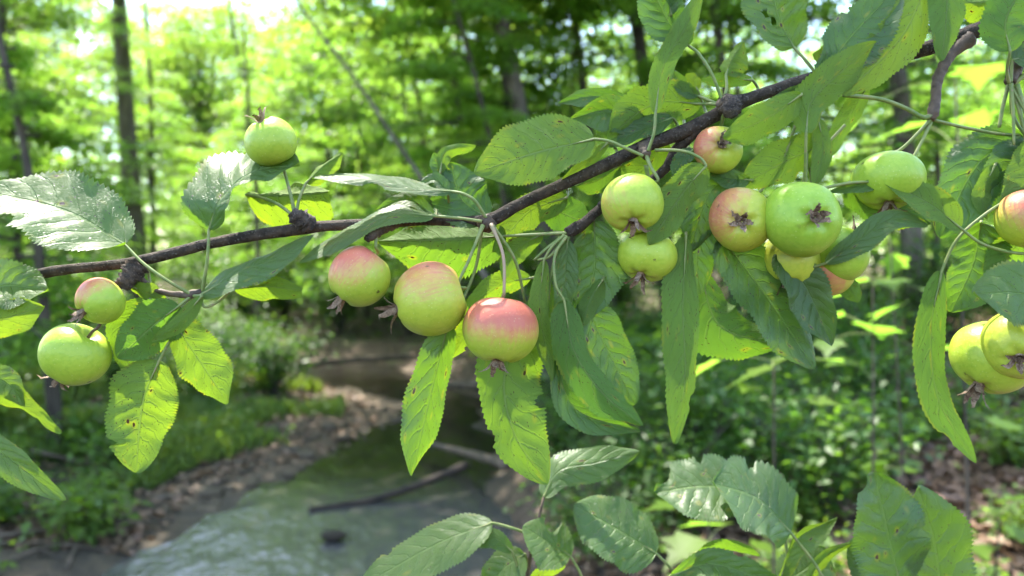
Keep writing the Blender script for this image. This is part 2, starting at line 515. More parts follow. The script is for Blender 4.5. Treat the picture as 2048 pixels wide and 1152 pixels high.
def ground_h(x, y):
    x = np.asarray(x, float); y = np.asarray(y, float)
    e, s = stream_edge(x, y)
    e = e + 0.12 * np.sin(3.1 * x + 1.3 * y) + 0.09 * np.sin(2.2 * y - 4.1 * x + 1) + 0.05 * np.sin(9 * x + 7 * y)
    inn = -0.22 * sm(-e / 0.5)
    left = 0.16 * sm(e / 1.6) + 0.22 * sm((e - 1.2) / 2.5) + 0.012 * np.minimum(np.maximum(e, 0), 40)
    right = 0.28 * sm(e / 0.6) + 0.25 * sm((e - 0.5) / 2) + 0.05 * np.clip(x - 0.8, 0, 10) + 0.012 * np.minimum(np.maximum(e, 0), 40)
    bank = np.where(s > 0, right, left)
    bump = 0.05 * np.sin(1.7 * x + 0.8 * y) * np.sin(1.1 * y - 0.6 * x) + 0.022 * np.sin(5.3 * x + 2.0) * np.sin(4.7 * y) + 0.012 * np.sin(13 * x + 3 * y) * np.sin(11 * y - 2 * x)
    return np.where(e < 0, inn, bank) + bump * sm((np.abs(e) + 0.1) / 0.8)


def gh(x, y):
    return float(ground_h(np.array([x]), np.array([y]))[0])


gx = 150 * np.sinh(5.2 * np.linspace(-1, 1, 261)) / math.sinh(5.2)
gy = 7 + 200 * np.sinh(5.4 * np.linspace(-0.75, 1, 281)) / math.sinh(5.4)
GX, GY = np.meshgrid(gx, gy)
GZ = ground_h(GX, GY)
idx = np.arange(GX.size).reshape(GX.shape)
quads = np.stack([idx[:-1, :-1], idx[:-1, 1:], idx[1:, 1:], idx[1:, :-1]], -1).reshape(-1, 4)
gm = mesh_np('forest_floor', np.stack([GX, GY, GZ], -1).reshape(-1, 3), quads, True)
E, SD = stream_edge(GX, GY)
zone = np.zeros((GX.size, 4)); zone[:, 3] = 1
grassy = np.where(SD < 0, sm((E - 0.7) / 0.8), 0.15 + 0.25 * (GY > 11)) * (0.6 + 0.4 * (GY > 5.5))
zone[:, 0] = grassy.ravel()
zone[:, 1] = (np.where(SD < 0, 1 - sm((E - 0.8) / 0.8), 1 - sm(E / 0.3)) * (GY > 5.2)).ravel()
zone[:, 2] = np.maximum(sm(-E / 0.15 + 0.3), np.where(SD < 0, sm((6.2 - GY) / 1.0) * sm((2.6 - E) / 1.0), 0)).ravel()  # near left bank: dark mud, with its shade put into the colour
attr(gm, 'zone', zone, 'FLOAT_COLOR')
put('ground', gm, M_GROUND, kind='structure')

# water: a strip that follows the stream, a little wider than its bed
cl = catmull([tuple(p) for p in STREAM[1:]], 260)
wv, wf = [], []
for i, p in enumerate(cl):
    t = cl[min(i + 1, len(cl) - 1)][:2] - cl[max(i - 1, 0)][:2]
    t = t / np.linalg.norm(t)
    nrm = np.array([t[1], -t[0]])
    for k in range(7):
        q = p[:2] + nrm * (p[2] + 0.35) * (k / 3 - 1)
        wv.append((q[0], q[1], 0.0))
for i in range(len(cl) - 1):
    for k in range(6):
        a = i * 7 + k
        wf.append((a, a + 1, a + 8, a + 7))
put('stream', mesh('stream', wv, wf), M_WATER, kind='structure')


# ------------------------------------------------------------------ leaf clouds
def leaf_cloud(name, C, Dr, Nn, L, W, fold=0.18):
    """one kite-shaped, folded blade per row; C base, Dr direction, Nn normal"""
    Dr = Dr / np.linalg.norm(Dr, axis=1, keepdims=True)
    Sd = np.cross(Dr, Nn)
    Sd /= np.linalg.norm(Sd, axis=1, keepdims=True) + 1e-9
    Nn = np.cross(Sd, Dr)
    L = L[:, None]; W = W[:, None]
    a = C
    b = C + Dr * L * 0.42 + Sd * W * 0.5 + Nn * W * fold
    c = C + Dr * L - Nn * L * 0.10
    d = C + Dr * L * 0.42 - Sd * W * 0.5 + Nn * W * fold
    V = np.stack([a, b, c, d], 1).reshape(-1, 3)
    n = len(C)
    i0 = np.arange(n)[:, None] * 4
    T = np.concatenate([i0 + np.array([[0, 1, 2]]), i0 + np.array([[0, 2, 3]])], 1).reshape(-1, 3)
    return mesh_np(name, V, T)


def rand_unit(n, tilt):
    """normals scattered round straight up"""
    th = rng.normal(0, tilt, n)
    ph = rng.uniform(0, 2 * np.pi, n)
    return np.stack([np.sin(th) * np.cos(ph), np.sin(th) * np.sin(ph), np.cos(th)], 1)


def understory_crown(name, z0, z1, nl, per, reach, leaf, mat):
    """layered, nearly flat sprays on thin limbs"""
    C, Dd, limbs = [], [], []
    for i in range(nl):
        z = z0 + (z1 - z0) * ((i + rng.uniform()) / nl)
        az = rng.uniform(0, 2 * np.pi)
        k = (z - z0) / (z1 - z0)
        Ln = reach * (1.0 - 0.55 * k) * rng.uniform(0.6, 1.15)
        rise = rng.uniform(0.0, 0.35)
        d = np.array([math.cos(az), math.sin(az), 0])
        s = np.array([-d[1], d[0], 0])
        u = rng.uniform(0.18, 1.0, per) ** 0.8
        off = rng.normal(0, 0.17, per) * Ln * (0.5 + u)
        p = d * (u * Ln)[:, None] + s * off[:, None]
        p[:, 2] += z + rise * u * Ln - 0.22 * (u**2) * Ln + rng.normal(0, 0.05, per) - 0.12 * np.abs(off)
        C.append(p)
        dd = d * rng.uniform(0.2, 1, per)[:, None] + s * (np.sign(off) * rng.uniform(0.1, 1, per))[:, None]
        dd[:, 2] = rng.normal(-0.25, 0.25, per)
        Dd.append(dd)
        pts = [d * (q * Ln) + np.array([0, 0, z + rise * q * Ln - 0.22 * q * q * Ln]) for q in (0, 0.35, 0.7, 1)]
        limbs.append(tube_data(pts, [0.022, 0.014, 0.009, 0.003], 4))
    C = np.concatenate(C); Dd = np.concatenate(Dd)
    n = len(C)
    L = leaf * rng.uniform(0.7, 1.3, n)
    m = leaf_cloud(name, C, Dd, rand_unit(n, 0.45), L, L * rng.uniform(0.55, 0.8, n))
    m.materials.append(mat)
    v, f = join(limbs)
    lm = mesh(name + '_limbs', v, f)
    lm.materials.append(M_BARKD)
    return m, lm


def canopy_crown(name, zc, rx, rz, clumps, per, leaf):
    C, limbs = [], []
    for i in range(clumps):
        v = rng.normal(size=3); v /= np.linalg.norm(v)
        r = rng.uniform(0.35, 1.0) ** 0.6
        c = np.array([v[0] * rx * r, v[1] * rx * r, zc + v[2] * rz * r])
        sz = rng.uniform(0.55, 1.15)
        p = c + rng.normal(size=(per, 3)) * np.array([sz, sz, sz * 0.42]) * 0.75
        C.append(p)
        st = np.array([0, 0, zc - rz * 0.9 + (c[2] - zc + rz) * 0.35])
        limbs.append(tube_data([st, st * 0.5 + c * 0.5 + np.array([0, 0, 0.25]), c], [0.05, 0.03, 0.008], 4))
    C = np.concatenate(C)
    n = len(C)
    Dd = rng.normal(size=(n, 3)); Dd[:, 2] = Dd[:, 2] * 0.4 - 0.3
    L = leaf * rng.uniform(0.7, 1.3, n)
    m = leaf_cloud(name, C, Dd, rand_unit(n, 0.6), L, L * rng.uniform(0.6, 0.85, n))
    m.materials.append(M_CANOPY)
    v, f = join(limbs)
    lm = mesh(name + '_limbs', v, f)
    lm.materials.append(M_BARK)
    return m, lm


UC = [understory_crown('understory_crown', 1.5, 7.5, 34, 270, 2.5, 0.088, M_UNDER),
      understory_crown('understory_crown', 1.0, 6.0, 30, 270, 2.2, 0.085, M_UNDER),
      understory_crown('understory_crown', 1.8, 9.0, 40, 270, 2.8, 0.092, M_UNDER),
      understory_crown('sapling_crown', 0.6, 3.6, 20, 200, 1.3, 0.075, M_UNDER)]
rng = np.random.default_rng(21)
CC = [canopy_crown('canopy_crown', 11.5, 4.6, 4.6, 95, 130, 0.19),
      canopy_crown('canopy_crown', 10.0, 4.2, 5.0, 95, 130, 0.19)]


def tree(name, label, cat, x, y, hgt, rad, lean=(0, 0), crown=None, scale=1.0, mat=M_BARK, group=None, bend=0.12, zs=1.0, seed=0, turn=None):
    g0 = gh(x, y)
    r_ = random.Random(seed + int(x * 100) + int(y * 37))
    t = thing(name, label, cat, (x, y, g0), group)
    pts, rr = [], []
    n = 9
    for i in range(n):
        k = i / (n - 1)
        z = k * hgt - 0.15 * (i == 0)
        wob = bend * math.sin(k * 5 + r_.uniform(0, 1)) * k
        pts.append((lean[0] * z + wob, lean[1] * z + r_.uniform(-1, 1) * 0.03, z))
        rr.append(rad * ((1.28 if i == 0 else 1.06) if i < 2 else 1 - 0.80 * k))
    v, f = tube_data(catmull([p + (q,) for p, q in zip(pts, rr)], 26)[:, :3],
                     catmull([p + (q,) for p, q in zip(pts, rr)], 26)[:, 3], 10, 0.05, r_.randint(0, 999))
    o = put('trunk', mesh('trunk', v, f), mat); o.parent = t
    if crown:
        rz = r_.uniform(0, 6.28) if turn is None else turn
        mid = hgt * 0.55
        for nm, me in (('crown', crown[0]), ('limbs', crown[1])):
            c = put(nm, me); c.parent = t
            c.rotation_euler = (0, 0, rz)
            c.scale = (scale, scale, scale * zs)
            c.location = (lean[0] * mid, lean[1] * mid, 0)
    return t


def trunk_px(x1, y1, x2, y2, d):
    """ground position and lean of a trunk seen through two photograph pixels at distance d"""
    a, b = Q(x1, y1, d), Q(x2, y2, d)
    lean = (b.x - a.x) / (b.z - a.z)
    x0 = a.x - lean * (a.z - 0.3)
    return x0, a.y, lean


KNOWN = [
    # px1, px2, distance, dia px, height, crown kind, bark, label
    (272, 520, 246, 0, 14.0, 42, 15, ('u', 2, 0.75), M_BARK, 'thick grey-brown trunk with leafy crown, tallest at upper left of the wood'),
    (303, 520, 306, 120, 16.0, 15, 9, ('u', 0, 0.7), M_BARKD, 'thin dark sapling just right of the thick left trunk'),
    (108, 420, 20, 90, 12.0, 13, 7, ('u', 1, 0.7), M_BARKD, 'thin dark tree leaning left near the upper left corner'),
    (495, 215, 472, 60, 20.0, 17, 9, ('u', 2, 0.7), M_BARKD, 'slim dark trunk behind the upright green apple'),
    (556, 215, 582, 10, 22.0, 12, 8, ('u', 0, 0.7), M_BARKD, 'pencil-thin trunk leaning right above the upright green apple'),
    (1030, 220, 982, 0, 10.0, 44, 14, ('c', 1, 0.86), M_BARK, 'stout forked grey trunk leaning left at top centre'),
    (975, 280, 912, 0, 9.0, 15, 8, ('u', 1, 0.9), M_BARKD, 'slender dark trunk left of the stout forked trunk'),
    (806, 312, 690, 130, 7.5, 15, 5, ('b', 3, 0.9), M_BARK, 'bare brown sapling leaning steeply left at centre'),
    (848, 330, 822, 120, 12.0, 13, 8, ('u', 2, 0.8), M_BARKD, 'thin upright trunk right of the leaning brown sapling'),
    (1162, 200, 1145, 60, 12.0, 27, 9, ('u', 2, 0.9), M_BARK, 'straight brown trunk above the broad spotted leaf'),
    (1278, 160, 1262, 40, 11.0, 36, 13, ('c', 1, 0.9), M_BARKD, 'dark trunk behind the white glossy leaf at top'),
    (1795, 300, 1778, 150, 8.5, 40, 12, ('u', 2, 1.0), M_BARK, 'grey-brown trunk behind the right-hand hanging twig'),
    (122, 950, 88, 600, 6.2, 26, 5, ('s', 3, 0.9), M_BARKD, 'near sapling trunk rising from the bank at lower left'),
    (518, 735, 514, 500, 14.5, 15, 6.5, ('b', 1, 0.8), M_BARK, 'thin pale trunk standing on the far bank below the leaves'),
    (30, 420, 22, 200, 12.0, 20, 9, ('u', 0, 0.7), M_BARKD, 'dim trunk at the far left edge of the wood'),
    (690, 500, 668, 200, 17.0, 16, 10, ('u', 2, 1.0), M_BARKD, 'distant dark trunk left of the centre sapling'),
    (1470, 700, 1460, 560, 9.0, 26, 8, ('u', 1, 0.9), M_BARKD, 'dark trunk low behind the long hanging leaf'),
]
for (x1, y1, x2, y2, d, dia, hh, (k, ci, cs), bk, lab) in KNOWN:
    x0, yy, lean = trunk_px(x1, y1, x2, y2, d)
    cr = CC[ci] if k == 'c' else None if k == 'b' else UC[ci]
    nm = {'c': 'canopy_tree', 'u': 'understory_tree', 's': 'sapling', 'b': 'bare_sapling'}[k]
    tree(nm, lab, 'tree', x0, yy, hh, dia * 0.5 / F * d, (lean, 0), cr, cs, bk, seed=3)

tree('canopy_tree', 'added unseen tall tree left of the view, its high crown placed to shade the apple branch', 'tree', -5.668497253527281, 1.7379772409920449, 15, 0.16, (0, 0), CC[0], 1.0406364090277531, M_BARK, seed=9, turn=0.20870948255259777)  # added out of view, crown turned to dapple the branch with sun and shade
tree('canopy_tree', 'added unseen tall tree left of the view, its crown placed to shade the muddy left bank', 'tree', -6.7, 8.6, 15, 0.17, (0, 0), CC[1], 1.0, M_BARK, seed=10)  # also unseen, added so that its crown keeps the near bank dark
# trees that close the wood; nothing in the photograph tells them apart
taken = []


def free(x, y, gap):
    e, _ = stream_edge(np.array([x]), np.array([y]))
    if e[0] < 0.8:
        return False
    for a, b in taken:
        if (a - x) ** 2 + (b - y) ** 2 < gap * gap:
            return False
    taken.append((x, y))
    return True


cnt = 0
for _ in range(4000):
    if cnt >= 88:
        break
    d = rnd.uniform(8.5, 34)
    px = rnd.uniform(-250, 2300)
    x, y = (px - 1024) / F * d, d
    if 40 < px < 680 and d < 11.5:
        continue
    if not free(x, y, 1.7):
        continue
    ci = rnd.choice([0, 1, 2, 1])
    sc = rnd.uniform(0.75, 1.05)
    if 60 < px < 640:
        sc *= 0.62 if d < 20 else 0.82
    where = 'at the left behind the far-left apples' if px < 620 else 'at the centre behind the spotted leaf' if px < 1300 else 'at the right behind the facing apples'
    size = 'nearer slender leafy tree' if d < 15 else 'slender leafy tree in mid wood' if d < 24 else 'faint far slender tree'
    tree('understory_tree', size + ' ' + where, 'tree', x, y, [8, 6.5, 9.5][ci] * sc, rnd.uniform(0.045, 0.09),
         (rnd.uniform(-0.08, 0.08), 0), UC[ci], sc, rnd.choice([M_BARK, M_BARKD]), 'leafy trees filling the wood behind', seed=cnt)
    cnt += 1
cnt = 0
for _ in range(4000):
    if cnt >= 6:
        break
    d = rnd.uniform(13, 46)
    px = rnd.uniform(-500, 2600)
    x, y = (px - 1024) / F * d, d
    if 20 < px < 640:
        continue
    if not free(x, y, 3.0):
        continue
    ci = rnd.choice([0, 1])
    sc = rnd.uniform(0.8, 1.1)
    tree('canopy_tree', 'tall straight tree with high crown deep in the blurred wood', 'tree', x, y, 15 * sc, rnd.uniform(0.10, 0.19),
         (rnd.uniform(-0.05, 0.05), 0), CC[ci], sc, rnd.choice([M_BARK, M_BARKD]), 'tall trees of the wood behind', zs=1.0, seed=50 + cnt)
    cnt += 1

for i, (px, d, sc) in enumerate(((20, 26, 0.75), (345, 42, 1.0), (150, 44, 1.0), (420, 27, 0.68), (500, 40, 0.9), (590, 30, 0.8), (-60, 20, 0.8))):
    tree('canopy_tree', 'tall leafy tree against the bright sky gaps at upper left', 'tree', (px - 1024) / F * d, d, 14 * sc, rnd.uniform(0.10, 0.16), (rnd.uniform(-0.04, 0.04), 0),
         CC[i % 2], sc, rnd.choice([M_BARK, M_BARKD]), 'trees against the sky gaps at upper left', seed=90 + i)
for i, (px, d) in enumerate(((-420, 12), (-520, 17), (-700, 10), (-350, 24), (-620, 24), (-950, 14), (-480, 32), (-800, 20), (2480, 10), (2600, 16), (2850, 12), (2420, 24), (2750, 22), (3000, 18))):
    tree('understory_tree', 'leafy tree just outside the %s edge of the view' % ('left' if px < 0 else 'right'), 'tree', (px - 1024) / F * d, d, 9, rnd.uniform(0.05, 0.1), (rnd.uniform(-0.05, 0.05), 0),
         UC[i % 3], 1.0, M_BARK, 'leafy trees filling the wood behind', seed=130 + i)
# the wood beyond, one mass
n = 230000
ang = np.radians(rng.uniform(-58, 58, n))
dist = rng.uniform(38, 70, n)
pxs = np.tan(ang) * F + 1024
hmax = np.where((pxs > 40) & (pxs < 640), 8.5 + 3.5 * np.sin(ang * 40), 15.0)
zz = rng.uniform(0, 1, n) ** 0.9 * hmax
cl_ = 0.5 + 0.5 * np.sin(ang * 90 + dist) * np.sin(zz * 1.3 + dist * 0.7)
keep = rng.uniform(size=n) < 0.35 + 0.65 * cl_
ang, dist, zz = ang[keep], dist[keep], zz[keep]
C = np.stack([np.tan(ang) * dist, dist, zz + 0.4], 1)
n = len(C)
Dd = rng.normal(size=(n, 3)); Dd[:, 2] *= 0.4
L = rng.uniform(0.22, 0.48, n)
fw_m = leaf_cloud('far_wood', C, Dd, rand_unit(n, 0.6), L, L * 0.7)
put('far_wood', fw_m, M_CANOPY, None, 'bright green mass of far woodland closing the view', 'woodland', kind='stuff')


# ------------------------------------------------------------------ shrubs, herbs, grass, litter
def shrub_meshes(name, h, r, nst, per, leaf, mat):
    C, Dd, st = [], [], []
    for i in range(nst):
        az = rng.uniform(0, 2 * np.pi)
        out = rng.uniform(0.2, 1) * r
        top = np.array([math.cos(az) * out, math.sin(az) * out, h * rng.uniform(0.55, 1)])
        mid = top * np.array([0.35, 0.35, 0.55])
        pts = catmull([(0, 0, -0.03), tuple(mid), tuple(top)], 6)
        st.append(tube_data(pts, np.linspace(0.009, 0.002, 6), 4))
        u = rng.uniform(0.3, 1.05, per)
        p = (1 - u)[:, None] ** 2 * 0 + (2 * u * (1 - u))[:, None] * mid + (u**2)[:, None] * top
        p += rng.normal(size=(per, 3)) * np.array([0.10, 0.10, 0.05]) * (0.6 + r)
        p[:, 2] = np.maximum(p[:, 2], 0.03)
        C.append(p)
        dd = rng.normal(size=(per, 3)); dd[:, 2] = dd[:, 2] * 0.3 - 0.15
        Dd.append(dd)
    C = np.concatenate(C); Dd = np.concatenate(Dd)
    n = len(C)
    L = leaf * rng.uniform(0.6, 1.3, n)
    m = leaf_cloud(name, C, Dd, rand_unit(n, 0.45), L, L * rng.uniform(0.5, 0.75, n))
    m.materials.append(mat)
    v, f = join(st)
    sm_ = mesh('stems', v, f); sm_.materials.append(M_BARKD)
    return m, sm_


SH = [shrub_meshes('shrub_foliage', 0.95, 0.6, 26, 60, 0.062, M_SHRUB),
      shrub_meshes('shrub_foliage', 0.65, 0.5, 24, 55, 0.055, M_SHRUB),
      shrub_meshes('herb_foliage', 0.38, 0.35, 18, 26, 0.075, M_HERB)]


def shrub(name, label, cat, x, y, k, sc, group):
    t = thing(name, label, cat, (x, y, gh(x, y)), group)
    rz = rnd.uniform(0, 6.28)
    for nm, me in (('foliage', SH[k][0]), ('stems', SH[k][1])):
        o = put(nm, me); o.parent = t
        o.rotation_euler = (0, 0, rz); o.scale = (sc, sc, sc * rnd.uniform(0.85, 1.1))


def scatter_px(n, x0, x1, d0, d1, gap, fn, emin=0.25):
    done, local = 0, []
    for _ in range(n * 40):
        if done >= n:
            break
        d = d0 + (d1 - d0) * rnd.random() ** 1.2
        px = rnd.uniform(x0, x1)
        x = (px - 1024) / F * d
        e, s = stream_edge(np.array([x]), np.array([d]))
        if e[0] < emin or any((a - x) ** 2 + (b - d) ** 2 < gap * gap for a, b in local):
            continue
        local.append((x, d)); fn(x, d); done += 1


scatter_px(44, 1060, 1760, 3.6, 9.5, 0.42, lambda x, y: shrub('shrub', 'dense dark green shrub on the right bank below the hanging leaves', 'shrub', x, y, rnd.choice([0, 1, 1]), rnd.uniform(0.6, 1.05), 'shrubs along the right bank'), 0.35)
scatter_px(20, 1500, 2200, 8.0, 14, 0.8, lambda x, y: shrub('shrub', 'leafy shrub behind the brown leaf litter at right', 'shrub', x, y, rnd.choice([0, 1]), rnd.uniform(0.8, 1.4), 'shrubs behind the litter slope'), 0.4)
scatter_px(14, 1500, 2120, 2.3, 5.5, 0.4, lambda x, y: shrub('herb_clump', 'low green herb growing in the brown leaf litter at right', 'plant', x, y, 2, rnd.uniform(0.45, 0.85), 'herbs in the leaf litter'), 0.5)
scatter_px(30, -200, 560, 8, 18, 0.9, lambda x, y: shrub('shrub', 'green thicket shrub on the left bank behind the grass', 'shrub', x, y, rnd.choice([0, 1]), rnd.uniform(0.8, 1.5), 'thicket shrubs on the left bank'), 0.5)
scatter_px(34, 500, 1250, 12.5, 22, 0.9, lambda x, y: shrub('shrub', 'dark thicket shrub beyond the fallen log', 'shrub', x, y, 0, rnd.uniform(1.0, 1.9), 'thicket shrubs beyond the fallen log'), 0.4)
scatter_px(14, -150, 240, 4.6, 7.5, 0.5, lambda x, y: shrub('herb_clump', 'low green herb on the root-tangled left bank', 'plant', x, y, 2, rnd.uniform(0.6, 1.0), 'herbs on the left bank'), 0.15)


def sheet_scatter(n, x0, x1, d0, d1, side, emin, emax=99):
    """random ground points inside a wedge of the view"""
    d = d0 + (d1 - d0) * rng.uniform(size=n) ** 1.4
    px = rng.uniform(x0, x1, n)
    x = (px - 1024) / F * d
    e, s = stream_edge(x, d)
    k = (e > emin) & (e < emax)
    if side:
        k &= (s * side > 0)
    x, d = x[k], d[k]
    pat = np.sin(1.9 * x + 0.7) * np.sin(1.6 * d + 1.1 * x) + 0.5 * np.sin(4.1 * x - 3.3 * d)
    return x, d, ground_h(x, d), pat


# grass on the left bank
x, y, z, pat = sheet_scatter(100000, -250, 900, 5.5, 19, -1, 0.5)
k = pat > np.where(stream_edge(x, y)[0] < 1.0, 0.1, -0.55)
x, y, z = x[k], y[k], z[k]
n = len(x)
Dd = np.stack([rng.normal(0, 0.35, n), rng.normal(0, 0.35, n), np.ones(n)], 1)
Nn = np.stack([rng.normal(0, 1, n), -np.ones(n), np.zeros(n)], 1)
L = rng.uniform(0.06, 0.2, n)
gmesh = leaf_cloud('bank_grass', np.stack([x, y, z - 0.01], 1), Dd, Nn, L, rng.uniform(0.012, 0.03, n))
put('bank_grass', gmesh, M_GRASS, None, 'sunlit green grass and moss on the left stream bank', 'grass', kind='stuff')

# leaf litter
parts = []
for (n_, a, b, c, d, s_, em) in ((26000, 1000, 2300, 1.6, 13, 1, 0.2), (7000, -250, 900, 4.4, 14, -1, 0.1), (9000, 300, 2300, 9, 30, 0, 0.3)):
    parts.append(sheet_scatter(n_, a, b, c, d, s_, em)[:3])
x = np.concatenate([p[0] for p in parts]); y = np.concatenate([p[1] for p in parts]); z = np.concatenate([p[2] for p in parts])
n = len(x)
Dd = rng.normal(size=(n, 3)); Dd[:, 2] *= 0.25
L = rng.uniform(0.04, 0.10, n)
lm = leaf_cloud('leaf_litter', np.stack([x, y, z + 0.012 + rng.uniform(0, 0.02, n)], 1), Dd, rand_unit(n, 0.4), L, L * rng.uniform(0.45, 0.8, n), 0.25)
put('leaf_litter', lm, M_LITTER, None, 'brown dead leaves strewn over the forest floor', 'leaf litter', kind='stuff')

# ground cover of small herbs
x, y, z, pat = sheet_scatter(52000, -250, 2300, 2.6, 26, 0, 0.5)
k = pat > np.where((x > 1.2) & (y < 7), 0.8, -0.1)
x, y, z = x[k], y[k], z[k]
n = len(x)
Dd = rng.normal(size=(n, 3)); Dd[:, 2] *= 0.3
L = rng.uniform(0.03, 0.075, n)
hm = leaf_cloud('ground_cover', np.stack([x, y, z + rng.uniform(0.02, 0.16, n)], 1), Dd, rand_unit(n, 0.4), L, L * 0.7)
put('ground_cover', hm, M_HERB, None, 'low leafy ground cover between the trees', 'ground cover', kind='stuff')


# ------------------------------------------------------------------ logs, sticks, stones
def on_water(x, y, lift=0.0):
    """world point where the ray through a photograph pixel meets the height lift"""
    v = (RT * ((x - 1024) / F) + UP * (-(y - 576) / F) + FW)
    t = (lift - CAM.z) / v.z
    return CAM + v * t


def stick(name, label, cat, pts, r0, r1, mat, group=None, n=14, bump=0.10):
    t = Vector(pts[0])
    rr = np.linspace(r0, r1, len(pts))
    return tube(name, pts, rr, mat, None, 8, n, bump, int(abs(pts[0][0]) * 100), label=label, cat=cat, group=group)


a, b = on_water(545, 735, 0.28), on_water(835, 712, 0.30)
stick('fallen_log', 'long pale brown log lying across the stream far behind', 'log', [tuple(a), tuple((a + b) / 2 + Vector((0, 0, 0.02))), tuple(b)], 0.055, 0.04, M_DEAD, bump=0.1)
a, m_, b = on_water(617, 1020, 0.01), on_water(770, 993, 0.03), on_water(935, 930, 0.17)
stick('sunken_branch', 'dark wet branch sticking out of the stream', 'branch', [tuple(a), tuple(m_), tuple(b)], 0.018, 0.034, M_WET)
a, m_, b = on_water(846, 884, 0.10), on_water(930, 905, 0.12), on_water(1015, 930, 0.22)
stick('driftwood', 'pale bare driftwood branch above the dark pool', 'branch', [tuple(a), tuple(m_), tuple(b)], 0.022, 0.042, M_DEAD)
a, b = on_water(870, 770, 0.2), on_water(960, 770, 0.35)
stick('fallen_branch', 'short grey branch on the far bend of the stream', 'branch', [tuple(a), tuple(b)], 0.04, 0.06, M_DEAD)
DEB = [((-20, 1075), (150, 1052), (345, 1040), 'long pale stick lying flat across the dark roots at lower left'),
       ((-20, 985), (120, 962), (250, 925), 'thin stick slanting up from the left edge to the bank'),
       ((235, 1120), (255, 1040), (250, 960), 'upright broken stick at the left edge of the water'),
       ((20, 1120), (110, 1090), (220, 1100), 'grey stick nearest the bottom left corner'),
       ((300, 1000), (370, 985), (460, 958), 'dark stick along the water line of the left bank'),
       ((290, 940), (400, 905), (520, 868), 'dead branch resting on the gravel below the grass'),
       ((-20, 1040), (90, 1010), (180, 1015), 'grey root-like stick under the left edge leaves'),
       ((130, 1140), (180, 1060), (300, 1010), 'bent dark stick crossing the mud at lower left'),
       ((430, 930), (520, 915), (640, 870), 'thin twig lying on the middle of the gravel bar'),
       ((560, 900), (640, 905), (720, 880), 'short twig at the water end of the gravel bar'),
       ((60, 900), (180, 930), (300, 985), 'crooked stick dropping from the bank toward the water')]
for (p0, p1, p2, lab) in DEB:
    pts = []
    for (px, py) in (p0, p1, p2):
        q = on_water(px, py, 0.12)
        q = on_water(px, py, gh(q.x, q.y) + 0.03)
        pts.append(tuple(q))
    stick('dead_stick', lab, 'stick', pts, rnd.uniform(0.012, 0.022), rnd.uniform(0.006, 0.012), M_DEAD, 'dead sticks on the left bank')

for k in range(18):
    px, py = rnd.uniform(-60, 330), rnd.uniform(930, 1130)
    ln, sl_ = rnd.uniform(60, 170), rnd.uniform(-60, 45)
    pts = []
    for u in (-0.5, 0.0, 0.5):
        q = on_water(px + ln * u, py + sl_ * u + rnd.uniform(-8, 8), 0.12)
        pts.append((q.x, q.y, gh(q.x, q.y) + 0.015 + 0.05 * (u + 0.5) * rnd.random()))
    stick('dead_stick', 'short dark stick in the tangle on the muddy lower-left bank', 'stick', pts, rnd.uniform(0.007, 0.013), rnd.uniform(0.004, 0.008), rnd.choice([M_DEAD, M_WET]), 'tangle of sticks on the muddy bank')


def rock_mesh(seed):
    r_ = np.random.default_rng(seed)
    import bmesh
    bm = bmesh.new()
    bmesh.ops.create_icosphere(bm, subdivisions=2, radius=1)
    ph = r_.uniform(0, 6.28, 6)
    for v in bm.verts:
        c = v.co
        k = 1 + 0.16 * math.sin(2.3 * c.x + ph[0]) * math.sin(2.1 * c.y + ph[1]) + 0.12 * math.sin(3.7 * c.z + ph[2] + c.x) + 0.05 * math.sin(7 * c.y + ph[3])
        v.co = c * k
        v.co.z *= 0.55
    m = bpy.data.meshes.new('stone')
    bm.to_mesh(m); bm.free()
    m.polygons.foreach_set('use_smooth', [True] * len(m.polygons))
    m.materials.append(M_STONE)
    return m


RK = [rock_mesh(i) for i in range(4)]
q = on_water(668, 1072, 0.03)
o = put('stone', RK[0].copy(), None, None, 'brown stone sticking out of the rippling water', 'stone'); o.location = q; o.scale = (0.075, 0.06, 0.06); o.data.materials.clear(); o.data.materials.append(M_WET)
k = 0
for _ in range(1500):
    if k >= 60:
        break
    px, py = rnd.uniform(330, 960), rnd.uniform(800, 985)
    q = on_water(px, py, 0.06)
    e, s = stream_edge(np.array([q.x]), np.array([q.y]))
    if not (-0.15 < e[0] < 0.95) or s[0] > 0:
        continue
    r = rnd.uniform(0.025, 0.075) * (1.4 if rnd.random() < 0.15 else 1)
    o = put('stone', RK[k % 4], None, None, 'small brown stone on the gravel bar beside the water', 'stone', 'stones of the gravel bar')
    o.location = (q.x, q.y, gh(q.x, q.y) + r * 0.2)
    o.scale = (r, r * rnd.uniform(0.7, 1.2), r * rnd.uniform(0.7, 1))
    o.rotation_euler = (0, 0, rnd.uniform(0, 6.28))
    k += 1
# shingle between them
x, y, z, pat = sheet_scatter(16000, 150, 1000, 5.2, 11.5, -1, -0.1, 1.3)
n = min(len(x), 2600)
bv = np.array([v.co[:] for v in RK[1].vertices]); bf = np.array([p.vertices[:] for p in RK[1].polygons])
r = rng.uniform(0.008, 0.028, n)
V = (bv[None] * r[:, None, None] * np.stack([rng.uniform(0.7, 1.3, n), rng.uniform(0.7, 1.3, n), np.ones(n)], 1)[:, None, :]
     + np.stack([x[:n], y[:n], z[:n]], 1)[:, None, :]).reshape(-1, 3)
T = (bf[None] + (np.arange(n) * len(bv))[:, None, None]).reshape(-1, 3)
put('shingle', mesh_np('shingle', V, T, True), M_STONE, None, 'brown shingle of the gravel bar along the stream', 'gravel', kind='stuff')


